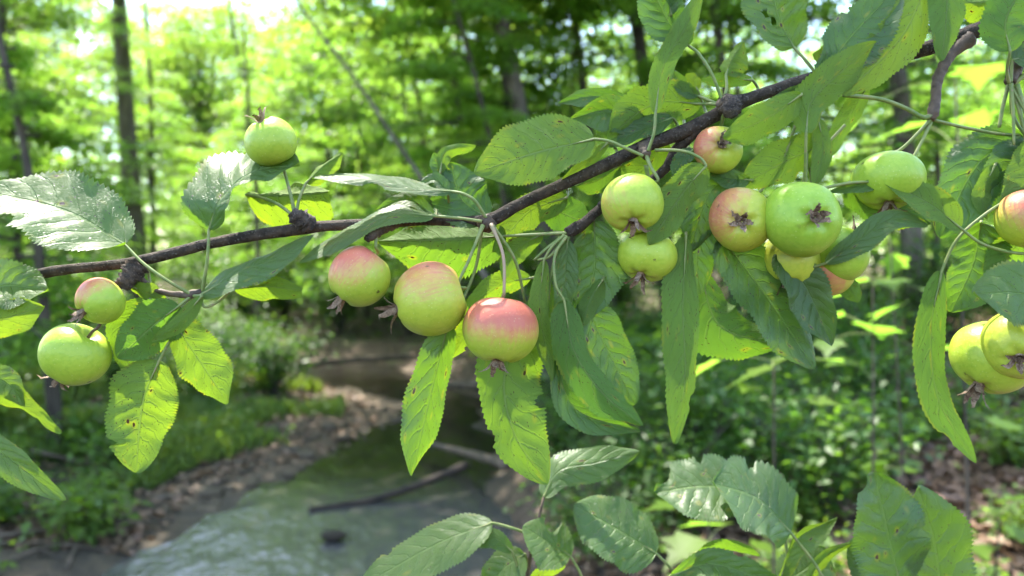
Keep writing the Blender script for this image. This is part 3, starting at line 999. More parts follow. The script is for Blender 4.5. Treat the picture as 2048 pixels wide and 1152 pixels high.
# ------------------------------------------------------------------ broad-leaved seedlings near the camera at right
def maple_leaf_mesh():
    half = [(0, 0), (0.16, 0.02), (0.40, 0.06), (0.34, 0.20), (0.52, 0.42), (0.30, 0.44), (0.27, 0.56), (0.14, 0.62), (0.0, 1.0)]
    v = [(0, 0, 0)]
    for (x_, y_) in half[1:-1]:
        v.append((x_, y_, 0.10 * abs(x_) - 0.12 * y_ * y_))
    nr = len(v)
    v.append((0, 1, -0.12))
    v.append((0, 0.5, -0.03))
    f = []
    ring = list(range(0, nr + 1))
    for i in range(nr):
        f.append((nr + 1, ring[i], ring[i + 1]))
    off = len(v)
    for (x_, y_) in half[1:-1]:
        v.append((-x_, y_, 0.10 * abs(x_) - 0.12 * y_ * y_))
    ring2 = [0] + list(range(off, off + nr - 1)) + [nr]
    for i in range(nr):
        f.append((nr + 1, ring2[i + 1], ring2[i]))
    m = mesh('leaf', v, f)
    m.materials.append(M_UNDER)
    return m


MAPLE = maple_leaf_mesh()


def seedling(label, d, base, leaves, group=None):
    """base pixel of the stem, leaves = (px, py, size px, heading deg, tilt deg)"""
    gq = Q(base[0], base[1], d)
    g0 = gh(gq.x, gq.y)
    root = Vector((gq.x, gq.y, g0))
    t = thing('maple_seedling', label, 'seedling', root, group)
    ends = [Q(px, py, d + rnd.uniform(-0.12, 0.12)) for (px, py, _, _, _) in leaves]
    cx = sum((e.x for e in ends)) / len(ends)
    top = max(e.z for e in ends) - 0.02
    stem = [tuple(root - Vector((0, 0, 0.03))), ((root.x * 0.6 + cx * 0.4), root.y + 0.01, g0 + (top - g0) * 0.5), (cx, root.y, top)]
    st = tube('stem', stem, [0.006, 0.004, 0.002], M_BARKD, t, 6, 12)
    sp = catmull(stem, 12)
    for e, (px, py, size, hd, tl) in zip(ends, leaves):
        k = int(np.argmin([abs(q[2] - (e.z - 0.02)) for q in sp]))
        o = put('leaf', MAPLE); o.parent = t
        o.location = e - root
        s_ = size / F * d
        o.scale = (s_, s_, s_)
        o.rotation_euler = (math.radians(tl), rnd.uniform(-0.25, 0.25), math.radians(hd))
        pt_ = tube('petiole', [tuple(sp[k]), tuple((Vector(sp[k]) + e) / 2 + Vector((0, 0, 0.01))), tuple(e)], [0.0014, 0.001, 0.001], M_PET, None, 5, 6)
        pt_.parent = o
        pt_.matrix_parent_inverse = (Matrix.Translation(e) @ o.rotation_euler.to_matrix().to_4x4() @ Matrix.Diagonal((s_, s_, s_, 1))).inverted()


seedling('yellow-green broad-leaved seedling below the dark hanging leaves', 1.7, (1560, 1000),
         [(1600, 705, 95, 105, -15), (1545, 735, 100, 80, -20), (1640, 720, 80, -60, 0), (1500, 770, 60, 150, 0), (1440, 720, 90, 60, -30), (1620, 800, 60, -120, 0)])
seedling('bright maple seedling left of the long twisted leaf', 2.0, (1760, 1000),
         [(1690, 630, 90, 70, -10), (1745, 650, 100, -40, -15), (1800, 610, 100, 20, -20), (1840, 700, 90, -80, 5), (1700, 720, 80, 120, 0), (1780, 560, 70, 160, -10), (1660, 680, 70, 150, -20)])
seedling('seedling with one square lime leaf under the folded leaf', 2.4, (1830, 980),
         [(1800, 510, 60, 0, -55), (1740, 560, 80, 60, -10), (1850, 585, 90, -90, 0), (1690, 590, 70, 90, -5), (1770, 470, 60, 30, 0)])
seedling('broad-leaved seedling low at right of the bottom leaves', 2.1, (1380, 1250),
         [(1450, 1050, 120, 40, -10), (1395, 1075, 110, 130, -15), (1360, 1010, 90, 100, 0), (1490, 1010, 90, -50, 0), (1500, 1090, 100, -100, -10), (1340, 1090, 90, 200, 0), (1420, 960, 80, 10, -10)])
seedling('small seedling in the leaf litter right of the bottom leaves', 2.3, (1990, 1200),
         [(1920, 1040, 80, 80, -5), (1980, 1020, 90, -30, -10), (2020, 1070, 80, -90, 0), (1950, 1090, 70, 170, 0), (2040, 1000, 70, 10, -10)])
seedling('pair of pale seedling leaves above the large bottom leaf', 2.6, (1760, 1010),
         [(1775, 925, 60, 80, -5), (1735, 930, 55, 200, -5), (1760, 905, 45, 0, -10), (1805, 940, 40, -80, 0)])
seedling('tall seedling behind the twin apples at right', 1.9, (1960, 1100),
         [(1880, 420, 110, 60, -10), (1850, 250, 120, 80, -10), (1700, 260, 110, 100, -20), (1930, 230, 100, -60, -10), (1960, 130, 110, -30, -10), (1750, 200, 90, 150, -10), (2000, 560, 100, -40, 0), (1990, 850, 80, -80, 0)])
# ------------------------------------------------------------------ the apple branch
def pxtube(name, pts, mat, parent, sides=8, n=None, bump=0.0, seed=0, z0=0.0):
    """tube through (px, py, z mm, diameter px)"""
    q = catmull(pts, n or max(6, 5 * len(pts)))
    W = [P(a, b, c + z0) for a, b, c, _ in q]
    R = [max(d, 0.5) * (0.44 if name == 'stem' else 0.48) / F * (D0 - (c + z0) * 0.001) for _, _, c, d in q]
    v, f = tube_data(W, R, sides, bump, seed)
    return child(put(name, mesh(name, v, f), mat), parent)


BR = thing('apple_branch', 'long dark apple branch slanting up to the right across the picture with toothed leaves', 'branch', P(1024, 430))
WOOD = [(60, 549, -2, 17), (84, 547, -2, 24), (110, 542, -2, 25), (150, 537, -2, 23), (250, 527, -1, 24), (330, 510, 0, 25), (420, 487, 1, 25), (520, 469, 1, 26),
        (600, 458, 0, 28), (650, 452, -1, 25), (760, 447, -2, 24), (850, 441, -2, 23), (940, 443, -1, 25), (985, 438, 0, 31), (1040, 408, 0, 27), (1120, 371, 0, 27),
        (1200, 335, -1, 29), (1290, 292, -2, 31), (1370, 262, -3, 33), (1430, 231, -4, 31), (1462, 212, -4, 40), (1500, 197, -4, 29), (1620, 158, -5, 30),
        (1750, 125, -6, 31), (1850, 98, -7, 33), (1930, 70, -8, 35), (2010, 38, -8, 36), (2090, 5, -8, 37)]
pxtube('stem', WOOD, M_TWIG, BR, 14, 240, 0.035, 3)


def spur(pts, mat=M_SPUR, bump=0.22, n=16, sides=10, seed=1):
    return pxtube('spur', pts, mat, BR, sides, n, bump, seed)


spur([(625, 452, 2, 34), (605, 440, 5, 40), (592, 432, 8, 34), (582, 424, 9, 22)], seed=2)
spur([(272, 530, 0, 44), (264, 548, 2, 42), (254, 562, 4, 34), (246, 578, 5, 20)], seed=3, bump=0.3)
spur([(258, 556, 2, 16), (243, 562, 4, 14), (232, 568, 5, 12)], M_TAN, seed=31)
spur([(268, 545, -2, 22), (300, 575, -4, 14), (345, 588, 2, 12), (376, 590, 4, 17), (392, 588, 4, 20), (405, 582, 5, 12)], M_TAN, 0.18, seed=4)
spur([(790, 446, 2, 26), (768, 455, 8, 24), (750, 464, 12, 25), (738, 474, 14, 22), (733, 482, 14, 12)], seed=5, n=22)
spur([(975, 447, 2, 36), (968, 447, 5, 30), (962, 446, 7, 20)], M_TAN, seed=6)
spur([(1458, 205, 0, 44), (1460, 214, 4, 46), (1464, 226, 6, 34), (1468, 236, 6, 12)], seed=7, bump=0.25)
spur([(1440, 212, 2, 22), (1446, 206, 4, 20), (1452, 198, 5, 14)], M_TAN, seed=71)
spur([(1288, 292, 2, 26), (1290, 304, 10, 24), (1292, 312, 13, 18)], M_TAN, seed=8, bump=0.2)
spur([(1392, 255, -4, 30), (1372, 280, -6, 26), (1352, 300, -7, 22), (1330, 338, -9, 20), (1268, 385, -7, 19), (1206, 414, -3, 20), (1170, 444, 0, 22), (1150, 458, 2, 27), (1132, 466, 3, 20)],
     M_TWIG, 0.08, 50, 12, 9)
spur([(1212, 408, 0, 17), (1204, 408, 2, 16), (1198, 411, 3, 10)], M_SPUR, seed=10)
spur([(1938, 78, -6, 36), (1905, 104, -4, 25), (1884, 138, -2, 22), (1874, 165, -1, 21), (1871, 200, 0, 20), (1866, 226, 1, 23), (1860, 240, 1, 16)], M_TAN, 0.10, 44, 12, 11)
spur([(2090, 40, -8, 34), (2045, 105, -4, 24), (2030, 140, -2, 26), (2020, 166, 0, 22)], M_TAN, 0.14, 24, 12, 12)

LEAFN = [0]
NODES = [(w_[0], w_[1], w_[2]) for w_ in catmull(WOOD, 120)] + [(592, 432, 6), (392, 588, 4), (1132, 466, 3), (1862, 238, 1), (2020, 166, 0), (1352, 300, -7), (1300, 360, -8), (1874, 165, -1)]


def prof(t, acum=1.0):
    p = t**0.46 * np.clip(1 - t, 0, 1) ** 0.58 * (1 - 0.35 * np.clip((t - 0.78) / 0.22, 0, 1))
    return p / p.max()


def leaf(pts, wl, wr, up=1, z=0.0, tint=0.4, spots=0.3, pet=None, zl=None, zr=None, bites=(), holes=(), cut=1.0, parent=None, curl=0.10, tilt=0.45, z0=0.0, fold=0.28, pm=None, wave=0.11):
    """pts midrib pixels base->tip, wl/wr visible half widths left/right of travel, up=1 upper face toward the viewer"""
    parent = parent or BR
    LEAFN[0] += 1
    r_ = random.Random(LEAFN[0] * 13 + 5)
    zz = list(z) if isinstance(z, (list, tuple)) else None
    pp = []
    for i, p in enumerate(pts):
        k = i / (len(pts) - 1)
        zi = (np.interp(k, np.linspace(0, 1, len(zz)), zz) if zz else z)
        pp.append((p[0], p[1], zi + z0))
    teeth = int(np.clip(np.hypot(pts[-1][0] - pts[0][0], pts[-1][1] - pts[0][1]) / 6.2, 10, 34))
    NR, NC = teeth * 4 + 1, 6
    mid = catmull(pp, NR)
    t = np.linspace(0, 1, NR) * cut
    if cut < 1:
        mid = catmull(pp, int(NR / cut))[:NR]
    d2 = np.gradient(mid[:, :2], axis=0)
    d2 /= np.linalg.norm(d2, axis=1, keepdims=True) + 1e-9
    # smooth the heading
    for _ in range(3):
        d2[1:-1] = (d2[:-2] + d2[1:-1] * 2 + d2[2:]) / 4
        d2 /= np.linalg.norm(d2, axis=1, keepdims=True)
    wmax = max(abs(wl), abs(wr))
    su = 1 if up else -1
    zls, zrs = np.zeros(NR), np.zeros(NR)
    for i in range(NR):
        lu_ = d2[i][0]                      # upward component of the left direction
        for nm, wv_, sgn, arr in (('l', wl, 1, zls), ('r', wr, -1, zrs)):
            given = zl if nm == 'l' else zr
            if given is not None:
                arr[i] = given
            else:
                arr[i] = abs(wv_) * (-tilt * su * lu_ * sgn * (1 if wv_ > 0 else -1) + fold * su)
                if abs(wv_) < 0.8 * wmax:
                    arr[i] += su * 0.75 * math.sqrt(max((0.9 * wmax) ** 2 - wv_ * wv_, 0)) * (1 if fold >= 0 else -1)
    tw1 = r_.uniform(-0.55, 0.55)
    zls += tw1 * abs(wl) * (t - 0.35)
    zrs -= tw1 * abs(wr) * (t - 0.35)
    spots = min(1.0, spots + 0.28)
    bites = list(bites)
    if wmax > 20 and r_.random() < 0.4:
        bites.append((r_.uniform(0.35, 0.9), r_.uniform(0.02, 0.05), r_.uniform(0.12, 0.35), r_.choice([0, 1])))
    pr_ = prof(t)
    ser = ((np.arange(NR) % 4) / 4.0)
    ksd = r_.random()
    pr_l = pr_ * (1 + 0.05 * np.sin(t * 9 + r_.uniform(0, 6)) + 0.04 * np.sin(t * 17 + r_.uniform(0, 6)))
    pr_r = pr_ * (1 + 0.05 * np.sin(t * 8 + r_.uniform(0, 6)) + 0.04 * np.sin(t * 19 + r_.uniform(0, 6)))
    rowj = np.array([r_.uniform(0.75, 1.15) for _ in range(NR)])
    V = np.zeros((NR, 2 * NC + 1, 3))
    LU = np.zeros((NR, 2 * NC + 1)); LV = np.zeros((NR, 2 * NC + 1))
    rt, upv, tw = np.array(RT), np.array(UP), -np.array(FW)
    ph = [r_.uniform(0, 6.28) for _ in range(6)]
    for i in range(NR):
        x, y, zc = mid[i]
        dd = D0 - zc * 0.001
        s = dd / F
        Lw = rt * d2[i][1] + upv * d2[i][0]         # left of travel, in the image plane
        M_ = np.array(P(x, y, zc))
        tg = rt * d2[i][0] - upv * d2[i][1]
        for j in range(-NC, NC + 1):
            a = abs(j) / NC
            sd = 0 if j >= 0 else 1
            e = (Lw * wl + tw * zls[i]) if j >= 0 else (-Lw * wr + tw * zrs[i])
            pw = pr_l[i] if j >= 0 else pr_r[i]
            for (bt, bw, bd, bs) in bites:
                if bs == sd:
                    q = 1 - ((t[i] - bt) / bw) ** 2
                    if q > 0:
                        pw *= 1 - bd * math.sqrt(q)
            edge = 1.0 + (0.12 * (ser[i] - 0.45) * rowj[i] * (a > 0.99)) * min(1, 3 * (1 - t[i]) + 0.3)
            # across the blade: slightly arched halves, hollow at the midrib
            nrm = np.cross(tg, e if j >= 0 else -e)
            nl = np.linalg.norm(nrm)
            nrm = nrm / nl if nl > 1e-9 else tw
            nrm = nrm * su
            W_ = wmax
            h = -curl * W_ * a * a * pw
            h += wave * W_ * a * a * math.sin(2 * math.pi * (1.6 * t[i] + 0.3 * sd) + ph[sd]) + 0.03 * W_ * a * math.sin(2 * math.pi * 4.3 * t[i] + ph[2 + sd]) * pw
            vph = (6.5 + 3.0 * ksd) * t[i] - 1.9 * a**1.25 + (0.22 if j > 0 else -0.22)
            h += -0.030 * W_ * math.cos(2 * math.pi * (vph - 0.5)) * math.sin(math.pi * min(a * 1.15, 1)) * pw
            h += 0.02 * W_ * math.sin(7 * t[i] + 5 * a + ph[4]) * a
            V[i, j + NC] = M_ + (e * (a * pw * edge) + nrm * h) * s
            LU[i, j + NC] = t[i]
            LV[i, j + NC] = j / NC
    m = 2 * NC + 1
    faces = []
    for i in range(NR - 1):
        for j in range(m - 1):
            tm, sm__ = (t[i] + t[i + 1]) / 2, (j + 0.5 - NC) / NC
            if any(((tm - a_) / ra) ** 2 + ((sm__ - b_) / rb) ** 2 < 1 for (a_, b_, ra, rb) in holes):
                continue
            k = i * m + j
            # column order runs right -> left of travel
            faces.append((k, k + 1, k + m + 1, k + m) if not up else (k, k + m, k + m + 1, k + 1))
    me = mesh('leaf', V.reshape(-1, 3), faces)
    attr(me, 'lu', LU); attr(me, 'lv', LV)
    colr = np.tile(np.array([[tint, spots, ksd, 1.0]]), (NR * m, 1))
    attr(me, 'lp', colr, 'FLOAT_COLOR')
    o = child(put('leaf', me, M_LEAF), parent)
    # midrib ridge + petiole
    b = mid[0]
    mt = np.array([tuple(mid[k]) for k in range(0, int(NR * 0.22), max(1, NR // 24))])
    zoff = -0.35 * su
    path = []
    if pet:
        path += [(p[0], p[1], (p[2] if len(p) > 2 else b[2] - z0 * 0) + (z0 if len(p) > 2 else 0), 6.8 - 1.0 * (k / max(1, len(pet)))) for k, p in enumerate(pet)]
    else:
        d0 = d2[0]
        nd = min(NODES, key=lambda q: (q[0] - b[0]) ** 2 + (q[1] - b[1]) ** 2) if parent is BR else None
        dn = math.hypot(nd[0] - b[0], nd[1] - b[1]) if nd else 1e9
        if 12 < dn < 110:
            zb = min(b[2], nd[2]) - 5
            path += [(nd[0], nd[1], nd[2] - 1, 6.6), ((nd[0] + b[0]) / 2 - d0[0] * 6, (nd[1] + b[1]) / 2 - d0[1] * 6, zb, 6.2)]
        else:
            path += [(b[0] - d0[0] * 7, b[1] - d0[1] * 7, b[2] - 4, 6.0)]
    path += [(q[0], q[1], q[2] + zoff, 5.6 - 4.4 * (k / len(mt))) for k, q in enumerate(mt)]
    q = catmull(path, max(18, 5 * len(path)))
    W = [P(a_, b_, c_) for a_, b_, c_, _ in q]
    R = [max(d_, 0.8) * 0.5 / F * (D0 - c_ * 0.001) for _, _, c_, d_ in q]
    v, f = tube_data(W, R, 7)
    po = put('petiole', mesh('petiole', v, f), pm or M_PET)
    po.parent = o
    po.matrix_parent_inverse = Matrix.Translation(parent.location).inverted() if False else (o.matrix_parent_inverse).copy()
    po.matrix_parent_inverse = Matrix.Identity(4)
    return o


U, D_ = 1, 0
# --- left cluster
leaf([(250, 490), (139, 425), (-45, 378)], 58, 76, U, [6, 10, 16], 0.35, 0.25, pet=[(384, 590, 5), (330, 558, 10), (285, 525, 9)], bites=[(0.62, 0.06, 0.35, 0)], curl=0.02, tilt=1.15)
leaf([(418, 460), (438, 405), (505, 345), (600, 332)], 94, 20, U, [10, 12, 6, 6], 0.3, 0.1, pet=[(404, 584, 5), (412, 540, 9), (417, 490, 10)], zr=26, tilt=1.25, curl=0.05)
leaf([(492, 389), (560, 390), (692, 380)], 10, 72, D_, [-4, -6, -8], 0.95, 0.4, pet=[(590, 434, 4), (555, 408, 0), (520, 394, -3)], cut=0.82, zl=-28)
leaf([(612, 366), (648, 330), (686, 305)], 6, 24, D_, [4, 2, 0], 0.8, 0.4, pet=[(592, 430, 6), (598, 400, 6)])
leaf([(905, 383), (830, 377), (735, 357), (624, 357)], 15, 20, U, [8, 10, 10, 6], 0.35, 0.2, pet=[(972, 436, 6), (950, 402, 10), (928, 388, 10)], zl=14, zr=-34, bites=[(0.55, 0.08, 0.5, 0)], wave=0.12)
leaf([(896, 384), (870, 360), (838, 372)], 8, 16, U, [4, 2, 0], 0.2, 0.2)
leaf([(398, 592), (480, 545), (560, 512), (628, 470)], 24, 32, U, [8, 12, 12, 10], 0.3, 0.5, pet=[(384, 612, 6), (390, 602, 7)], zl=-26, zr=22)
leaf([(868, 432), (790, 428), (700, 466), (598, 527)], 22, 22, U, [8, 12, 14, 14], 0.35, 0.25, pet=[(964, 443, 8), (915, 436, 9)], zl=22, zr=-30)
leaf([(868, 430), (815, 400), (752, 420)], 12, 17, U, [4, 2, 0], 0.35, 0.1)
leaf([(466, 577), (540, 573), (618, 585)], 18, 26, D_, [4, 3, 2], 0.75, 0.15, pet=[(400, 600, 6), (411, 614, 8), (436, 603, 8)], cut=0.9)
leaf([(358, 612), (305, 652), (236, 716)], 46, 48, D_, [8, 9, 8], 0.15, 0.15, pet=[(380, 594, 5), (370, 602, 7)])
leaf([(300, 600), (248, 662), (262, 752)], 40, 36, D_, [-2, -2, -2], 0.55, 0.3)
leaf([(346, 642), (385, 700), (457, 808)], 56, 52, D_, [4, 3, 2], 0.70, 0.35, pet=[(384, 600, 4), (365, 615, 5)])
leaf([(404, 592), (352, 650), (302, 682)], 16, 14, D_, [12, 14, 14], 0.6, 0.1, pet=[(388, 592, 6)])
leaf([(318, 722), (286, 800), (272, 946)], 42, 72, D_, [2, 4, 4], 0.78, 0.75, pet=[(360, 640, 2), (335, 690, 2)])
leaf([(262, 572), (290, 585), (335, 600)], 22, 18, D_, [0, 0, -3], 0.85, 0.1, pet=[(256, 560, 4)], wave=0.2)
# --- left edge shoot
LS = thing('apple_twig', 'leafy apple twig reaching in from the left edge below the branch', 'twig', P(-80, 700))
pxtube('stem', [(-150, 420, 10, 14), (-110, 620, 12, 14), (-95, 760, 12, 13), (-110, 900, 10, 12)], M_TAN, LS, 8, 20, 0.08)
leaf([(-70, 600), (10, 572), (98, 582)], 52, 40, U, [12, 12, 12], 0.55, 0.2, pet=[(-108, 640, 12)], parent=LS)
leaf([(-80, 665), (0, 640), (88, 612)], 38, 34, D_, [18, 18, 18], 0.95, 0.3, pet=[(-104, 680, 14)], parent=LS)
leaf([(-80, 770), (20, 800), (122, 866)], 34, 20, D_, [14, 12, 10], 0.85, 0.3, pet=[(-96, 760, 13)], parent=LS)
leaf([(-40, 735), (20, 770), (48, 812)], 26, 20, U, [16, 14, 12], 0.7, 0.2, pet=[(-96, 750, 13)], parent=LS)
leaf([(-80, 845), (20, 918), (130, 1001)], 26, 30, U, [14, 14, 14], 0.55, 0.2, pet=[(-106, 860, 12)], parent=LS)
# --- centre
leaf([(1012, 472), (900, 478), (755, 482)], 72, 30, D_, [-4, -6, -8], 0.35, 0.45, pet=[(1134, 466, 4), (1070, 469, 2)])
leaf([(1190, 278), (1080, 303), (948, 346)], 58, 74, D_, [12, 10, 10], 0.80, 0.55, pet=[(1286, 312, 14), (1250, 296, 15), (1220, 283, 14)], curl=0.0, zl=12, zr=-24)
leaf([(975, 436), (925, 400), (900, 325)], 52, 58, U, [-3, -6, -10], 0.15, 0.25)
leaf([(880, 346), (892, 303), (952, 292)], 10, 15, D_, [-6, -6, -8], 0.6, 0.1)
leaf([(900, 360), (880, 335), (868, 305)], 18, 14, U, [-9, -9, -9], 0.2, 0.1)
leaf([(1262, 202), (1190, 192), (1116, 206)], 22, 14, U, [-16, -16, -16], 0.2, 0.1)
leaf([(1292, 252), (1220, 220), (1140, 238)], 48, 20, U, [-10, -10, -10], 0.3, 0.3)
leaf([(1402, 208), (1310, 206), (1214, 276)], 42, 48, D_, [-6, -4, -2], 0.60, 0.45, pet=[(1444, 212, 4), (1425, 208, 0)])
leaf([(1345, 236), (1285, 258), (1212, 292)], 20, 26, U, [-4, -4, -4], 0.25, 0.6)
leaf([(1311, 226), (1326, 135), (1370, 55), (1408, -30)], 24, 22, D_, [16, 16, 14, 12], 0.50, 0.45, pet=[(1296, 302, 14), (1308, 265, 16)])
leaf([(1378, 92), (1335, 40), (1290, -60)], 50, 36, U, [4, 6, 6], 0.15, 0.05, pet=[(1444, 200, 4), (1422, 145, 6), (1395, 105, 5)])
leaf([(1342, 30), (1338, -20), (1350, -80)], 10, 24, U, [8, 8, 8], 0.2, 0.05)
leaf([(1588, 95), (1560, 42), (1535, -70)], 66, 48, U, [-8, -8, -8], 0.40, 0.2, pet=[(1640, 158, -6), (1612, 122, -7)], holes=[(0.46, 0.42, 0.05, 0.16), (0.36, 0.22, 0.05, 0.10)])
leaf([(1452, 150), (1464, 118), (1487, 84)], 7, 36, D_, [0, 0, 0], 0.75, 0.7, pet=[(1446, 204, 4), (1453, 175, 2)])
leaf([(1505, 160), (1455, 158), (1402, 160)], 14, 14, D_, [-4, -4, -4], 0.35, 0.9)
leaf([(1396, 192), (1366, 172), (1345, 140)], 20, 10, U, [-6, -6, -6], 0.4, 0.1, pet=[(1446, 212, 2)])
leaf([(1395, 180), (1388, 165), (1372, 148)], 8, 14, D_, [-8, -8, -8], 1.0, 0.1)
leaf([(1352, 212), (1330, 222), (1318, 246)], 16, 14, D_, [-10, -10, -10], 1.0, 0.1)
# --- upper right
leaf([(1612, 267), (1622, 205), (1675, 150), (1752, 84)], 40, 36, D_, [18, 18, 16, 14], 0.55, 0.35, pet=[(1610, 372, 8), (1611, 320, 14)])
leaf([(1640, 152), (1705, 70), (1800, -30)], 48, 58, U, [4, 4, 4], 0.15, 0.35, bites=[(0.15, 0.1, 0.3, 0)])
leaf([(1668, 90), (1645, 110), (1625, 108)], 14, 16, D_, [2, 2, 2], 1.0, 0.0)
leaf([(1860, -50), (1805, 70), (1686, 192)], 46, 50, D_, [6, 8, 10], 0.75, 1.0)
leaf([(1886, -70), (1894, 10), (1883, 122)], 36, 34, D_, [8, 10, 10], 0.35, 0.05)
leaf([(2050, -30), (1985, 0), (1922, 6)], 42, 20, D_, [-14, -14, -14], 0.85, 0.2)
leaf([(2020, 103), (2012, 40), (2060, -50)], 36, 50, D_, [14, 14, 14], 0.10, 0.05, pet=[(2018, 166, 4), (2014, 140, 8)])
leaf([(2025, 120), (2060, 110), (2110, 90)], 30, 26, U, [4, 4, 4], 0.3, 0.05, pet=[(2022, 164, 2)])
leaf([(1602, 190), (1540, 232), (1446, 276)], 34, 32, D_, [22, 24, 26], 0.50, 0.1)
leaf([(1640, 158), (1575, 190), (1520, 216)], 16, 10, U, [-2, 0, 0], 0.2, 0.0)
leaf([(1656, 285), (1580, 318), (1476, 374)], 36, 44, D_, [-4, -4, -4], 0.62, 0.2, pet=[(1690, 250, -4)])
leaf([(1636, 236), (1646, 300), (1628, 378)], 20, 20, D_, [2, 2, 2], 0.62, 0.35)
leaf([(1738, 168), (1700, 230), (1648, 322)], 20, 24, D_, [-8, -8, -8], 0.45, 0.3, pet=[(1780, 120, -8)])
# --- around the middle-right apples
leaf([(1412, 332), (1370, 380), (1298, 490)], 34, 42, D_, [20, 20, 18], 0.62, 0.35, pet=[(1310, 300, 12), (1365, 302, 18), (1400, 316, 20)])
leaf([(1472, 350), (1420, 385), (1378, 505)], 42, 40, U, [-4, -4, -4], 0.25, 0.5)
leaf([(1500, 360), (1450, 355), (1405, 338)], 22, 16, U, [-2, -2, -2], 0.40, 0.2)
leaf([(1385, 300), (1366, 318), (1344, 350)], 16, 18, U, [2, 2, 2], 0.1, 0.5)
leaf([(1372, 472), (1366, 620), (1370, 760), (1348, 887)], 30, 44, D_, [8, 10, 10, 8], 0.40, 0.55, zl=-18)
leaf([(1440, 472), (1530, 590), (1628, 738)], 66, 58, U, [-4, -2, 2], 0.25, 0.35)
leaf([(1558, 500), (1615, 580), (1664, 692)], 34, 50, U, [2, 3, 4], 0.30, 0.35)
leaf([(1400, 545), (1440, 650), (1560, 692)], 44, 62, D_, [-10, -8, -6], 0.20, 0.25)
leaf([(1430, 430), (1395, 500), (1400, 590)], 36, 40, U, [-6, -6, -6], 0.2, 0.4)
leaf([(1650, 527), (1715, 482), (1785, 438), (1862, 450)], 22, 24, U, [10, 14, 16, 14], 0.35, 0.15, pet=[(1590, 530, 0), (1615, 535, 4)], cut=0.97)
leaf([(1922, 457), (1860, 408), (1766, 361)], 36, 36, D_, [10, 12, 12], 0.65, 0.35, pet=[(2110, 500, 8), (2040, 507, 9), (1965, 488, 10)], zl=20)
leaf([(1775, 362), (1722, 370), (1655, 384)], 14, 6, U, [6, 6, 6], 0.35, 0.1, pet=[(1640, 378, 8), (1700, 366, 8)])
leaf([(1690, 378), (1770, 405), (1862, 446)], 24, 40, D_, [-6, -6, -6], 0.20, 0.4)
leaf([(1680, 555), (1700, 576), (1718, 605)], 18, 18, D_, [-8, -8, -8], 0.5, 0.1)
# --- right edge
leaf([(2042, 270), (1955, 330), (1880, 475)], 60, 58, U, [-10, -10, -10], 0.12, 0.1, pet=[(1866, 240, 0), (1930, 255, -6), (2000, 268, -9)])
leaf([(2090, 290), (2020, 330), (1985, 430)], 50, 45, U, [-4, -4, -4], 0.25, 0.1, pet=[(2022, 170, 0), (2026, 230, -2), (2060, 280, -3)])
leaf([(2080, 260), (2060, 340), (2010, 440)], 40, 40, D_, [4, 4, 4], 0.55, 0.3, pet=[(2022, 172, 1), (2050, 220, 3)])
leaf([(1990, 330), (1965, 390), (1975, 440)], 22, 20, D_, [-2, -2, -2], 0.6, 0.1)
leaf([(1962, 445), (1945, 530), (1902, 624)], 60, 48, U, [-12, -12, -12], 0.20, 0.1)
leaf([(2060, 460), (2010, 520), (1985, 590)], 45, 40, D_, [-8, -8, -8], 0.35, 0.2)
leaf([(1884, 540), (1862, 660), (1878, 800), (1952, 926)], 30, 34, D_, [2, 2, 4, 4], 0.30, 0.35, pet=[(2030, 392, 4), (1975, 425, 6), (1915, 478, 4)])
leaf([(2140, 640), (2050, 590), (1944, 588)], 62, 66, U, [34, 34, 34], 0.45, 0.1, pet=[(2170, 560, 30)])
# --- hanging centre leaves
leaf([(896, 648), (868, 760), (823, 952)], 34, 48, U, [0, 0, 2], 0.30, 0.45, zl=-30, zr=8, pet=[(965, 452, 4), (950, 540, -6), (915, 620, -4)])
leaf([(1046, 640), (1008, 760), (1030, 870), (1096, 968)], 76, 54, D_, [-2, 0, 2, 4], 0.55, 0.3, bites=[(0.52, 0.05, 0.25, 0)])
leaf([(1062, 556), (1000, 570), (925, 630)], 20, 28, D_, [-14, -14, -14], 0.75, 0.2)
leaf([(1000, 600), (945, 650), (900, 718)], 26, 24, D_, [-12, -12, -12], 0.85, 0.1)
leaf([(1088, 520), (1080, 620), (1106, 762)], 18, 22, D_, [6, 6, 6], 0.80, 0.6, pet=[(1128, 470, 5), (1105, 492, 7)])
leaf([(1100, 560), (1098, 680), (1130, 770)], 12, 16, D_, [2, 2, 2], 0.45, 0.5, pet=[(1130, 470, 3), (1112, 510, 4)])
leaf([(1128, 600), (1148, 700), (1205, 785), (1286, 852)], 28, 44, D_, [12, 14, 14, 12], 0.05, 0.4, pet=[(1134, 472, 6), (1110, 510, 9), (1112, 570, 12)])
leaf([(1165, 600), (1215, 700), (1270, 810)], 50, 42, U, [-2, -2, -2], 0.22, 0.4)
leaf([(1108, 700), (1150, 815), (1282, 862)], 18, 30, U, [2, 4, 6], 0.15, 0.6)
leaf([(1188, 440), (1188, 540), (1160, 645)], 56, 46, U, [-4, -4, -2], 0.32, 0.5, pet=[(1150, 462, 2)], wave=0.14)
leaf([(1205, 560), (1180, 600), (1165, 652)], 26, 14, D_, [2, 3, 4], 0.5, 0.3)
leaf([(1135, 480), (1130, 560), (1118, 650)], 24, 22, U, [4, 4, 4], 0.4, 0.3, pet=[(1140, 468, 3)])
leaf([(1134, 395), (1060, 422), (985, 505)], 32, 34, D_, [-8, -8, -8], 0.80, 0.7)
leaf([(1078, 405), (1130, 428), (1186, 452)], 36, 36, D_, [-12, -12, -12], 0.2, 0.3)
leaf([(1085, 468), (1030, 500), (1006, 560)], 24, 22, D_, [-8, -8, -8], 0.65, 0.4)
leaf([(1216, 285), (1178, 322), (1122, 362)], 12, 12, D_, [2, 2, 2], 0.85, 0.4)
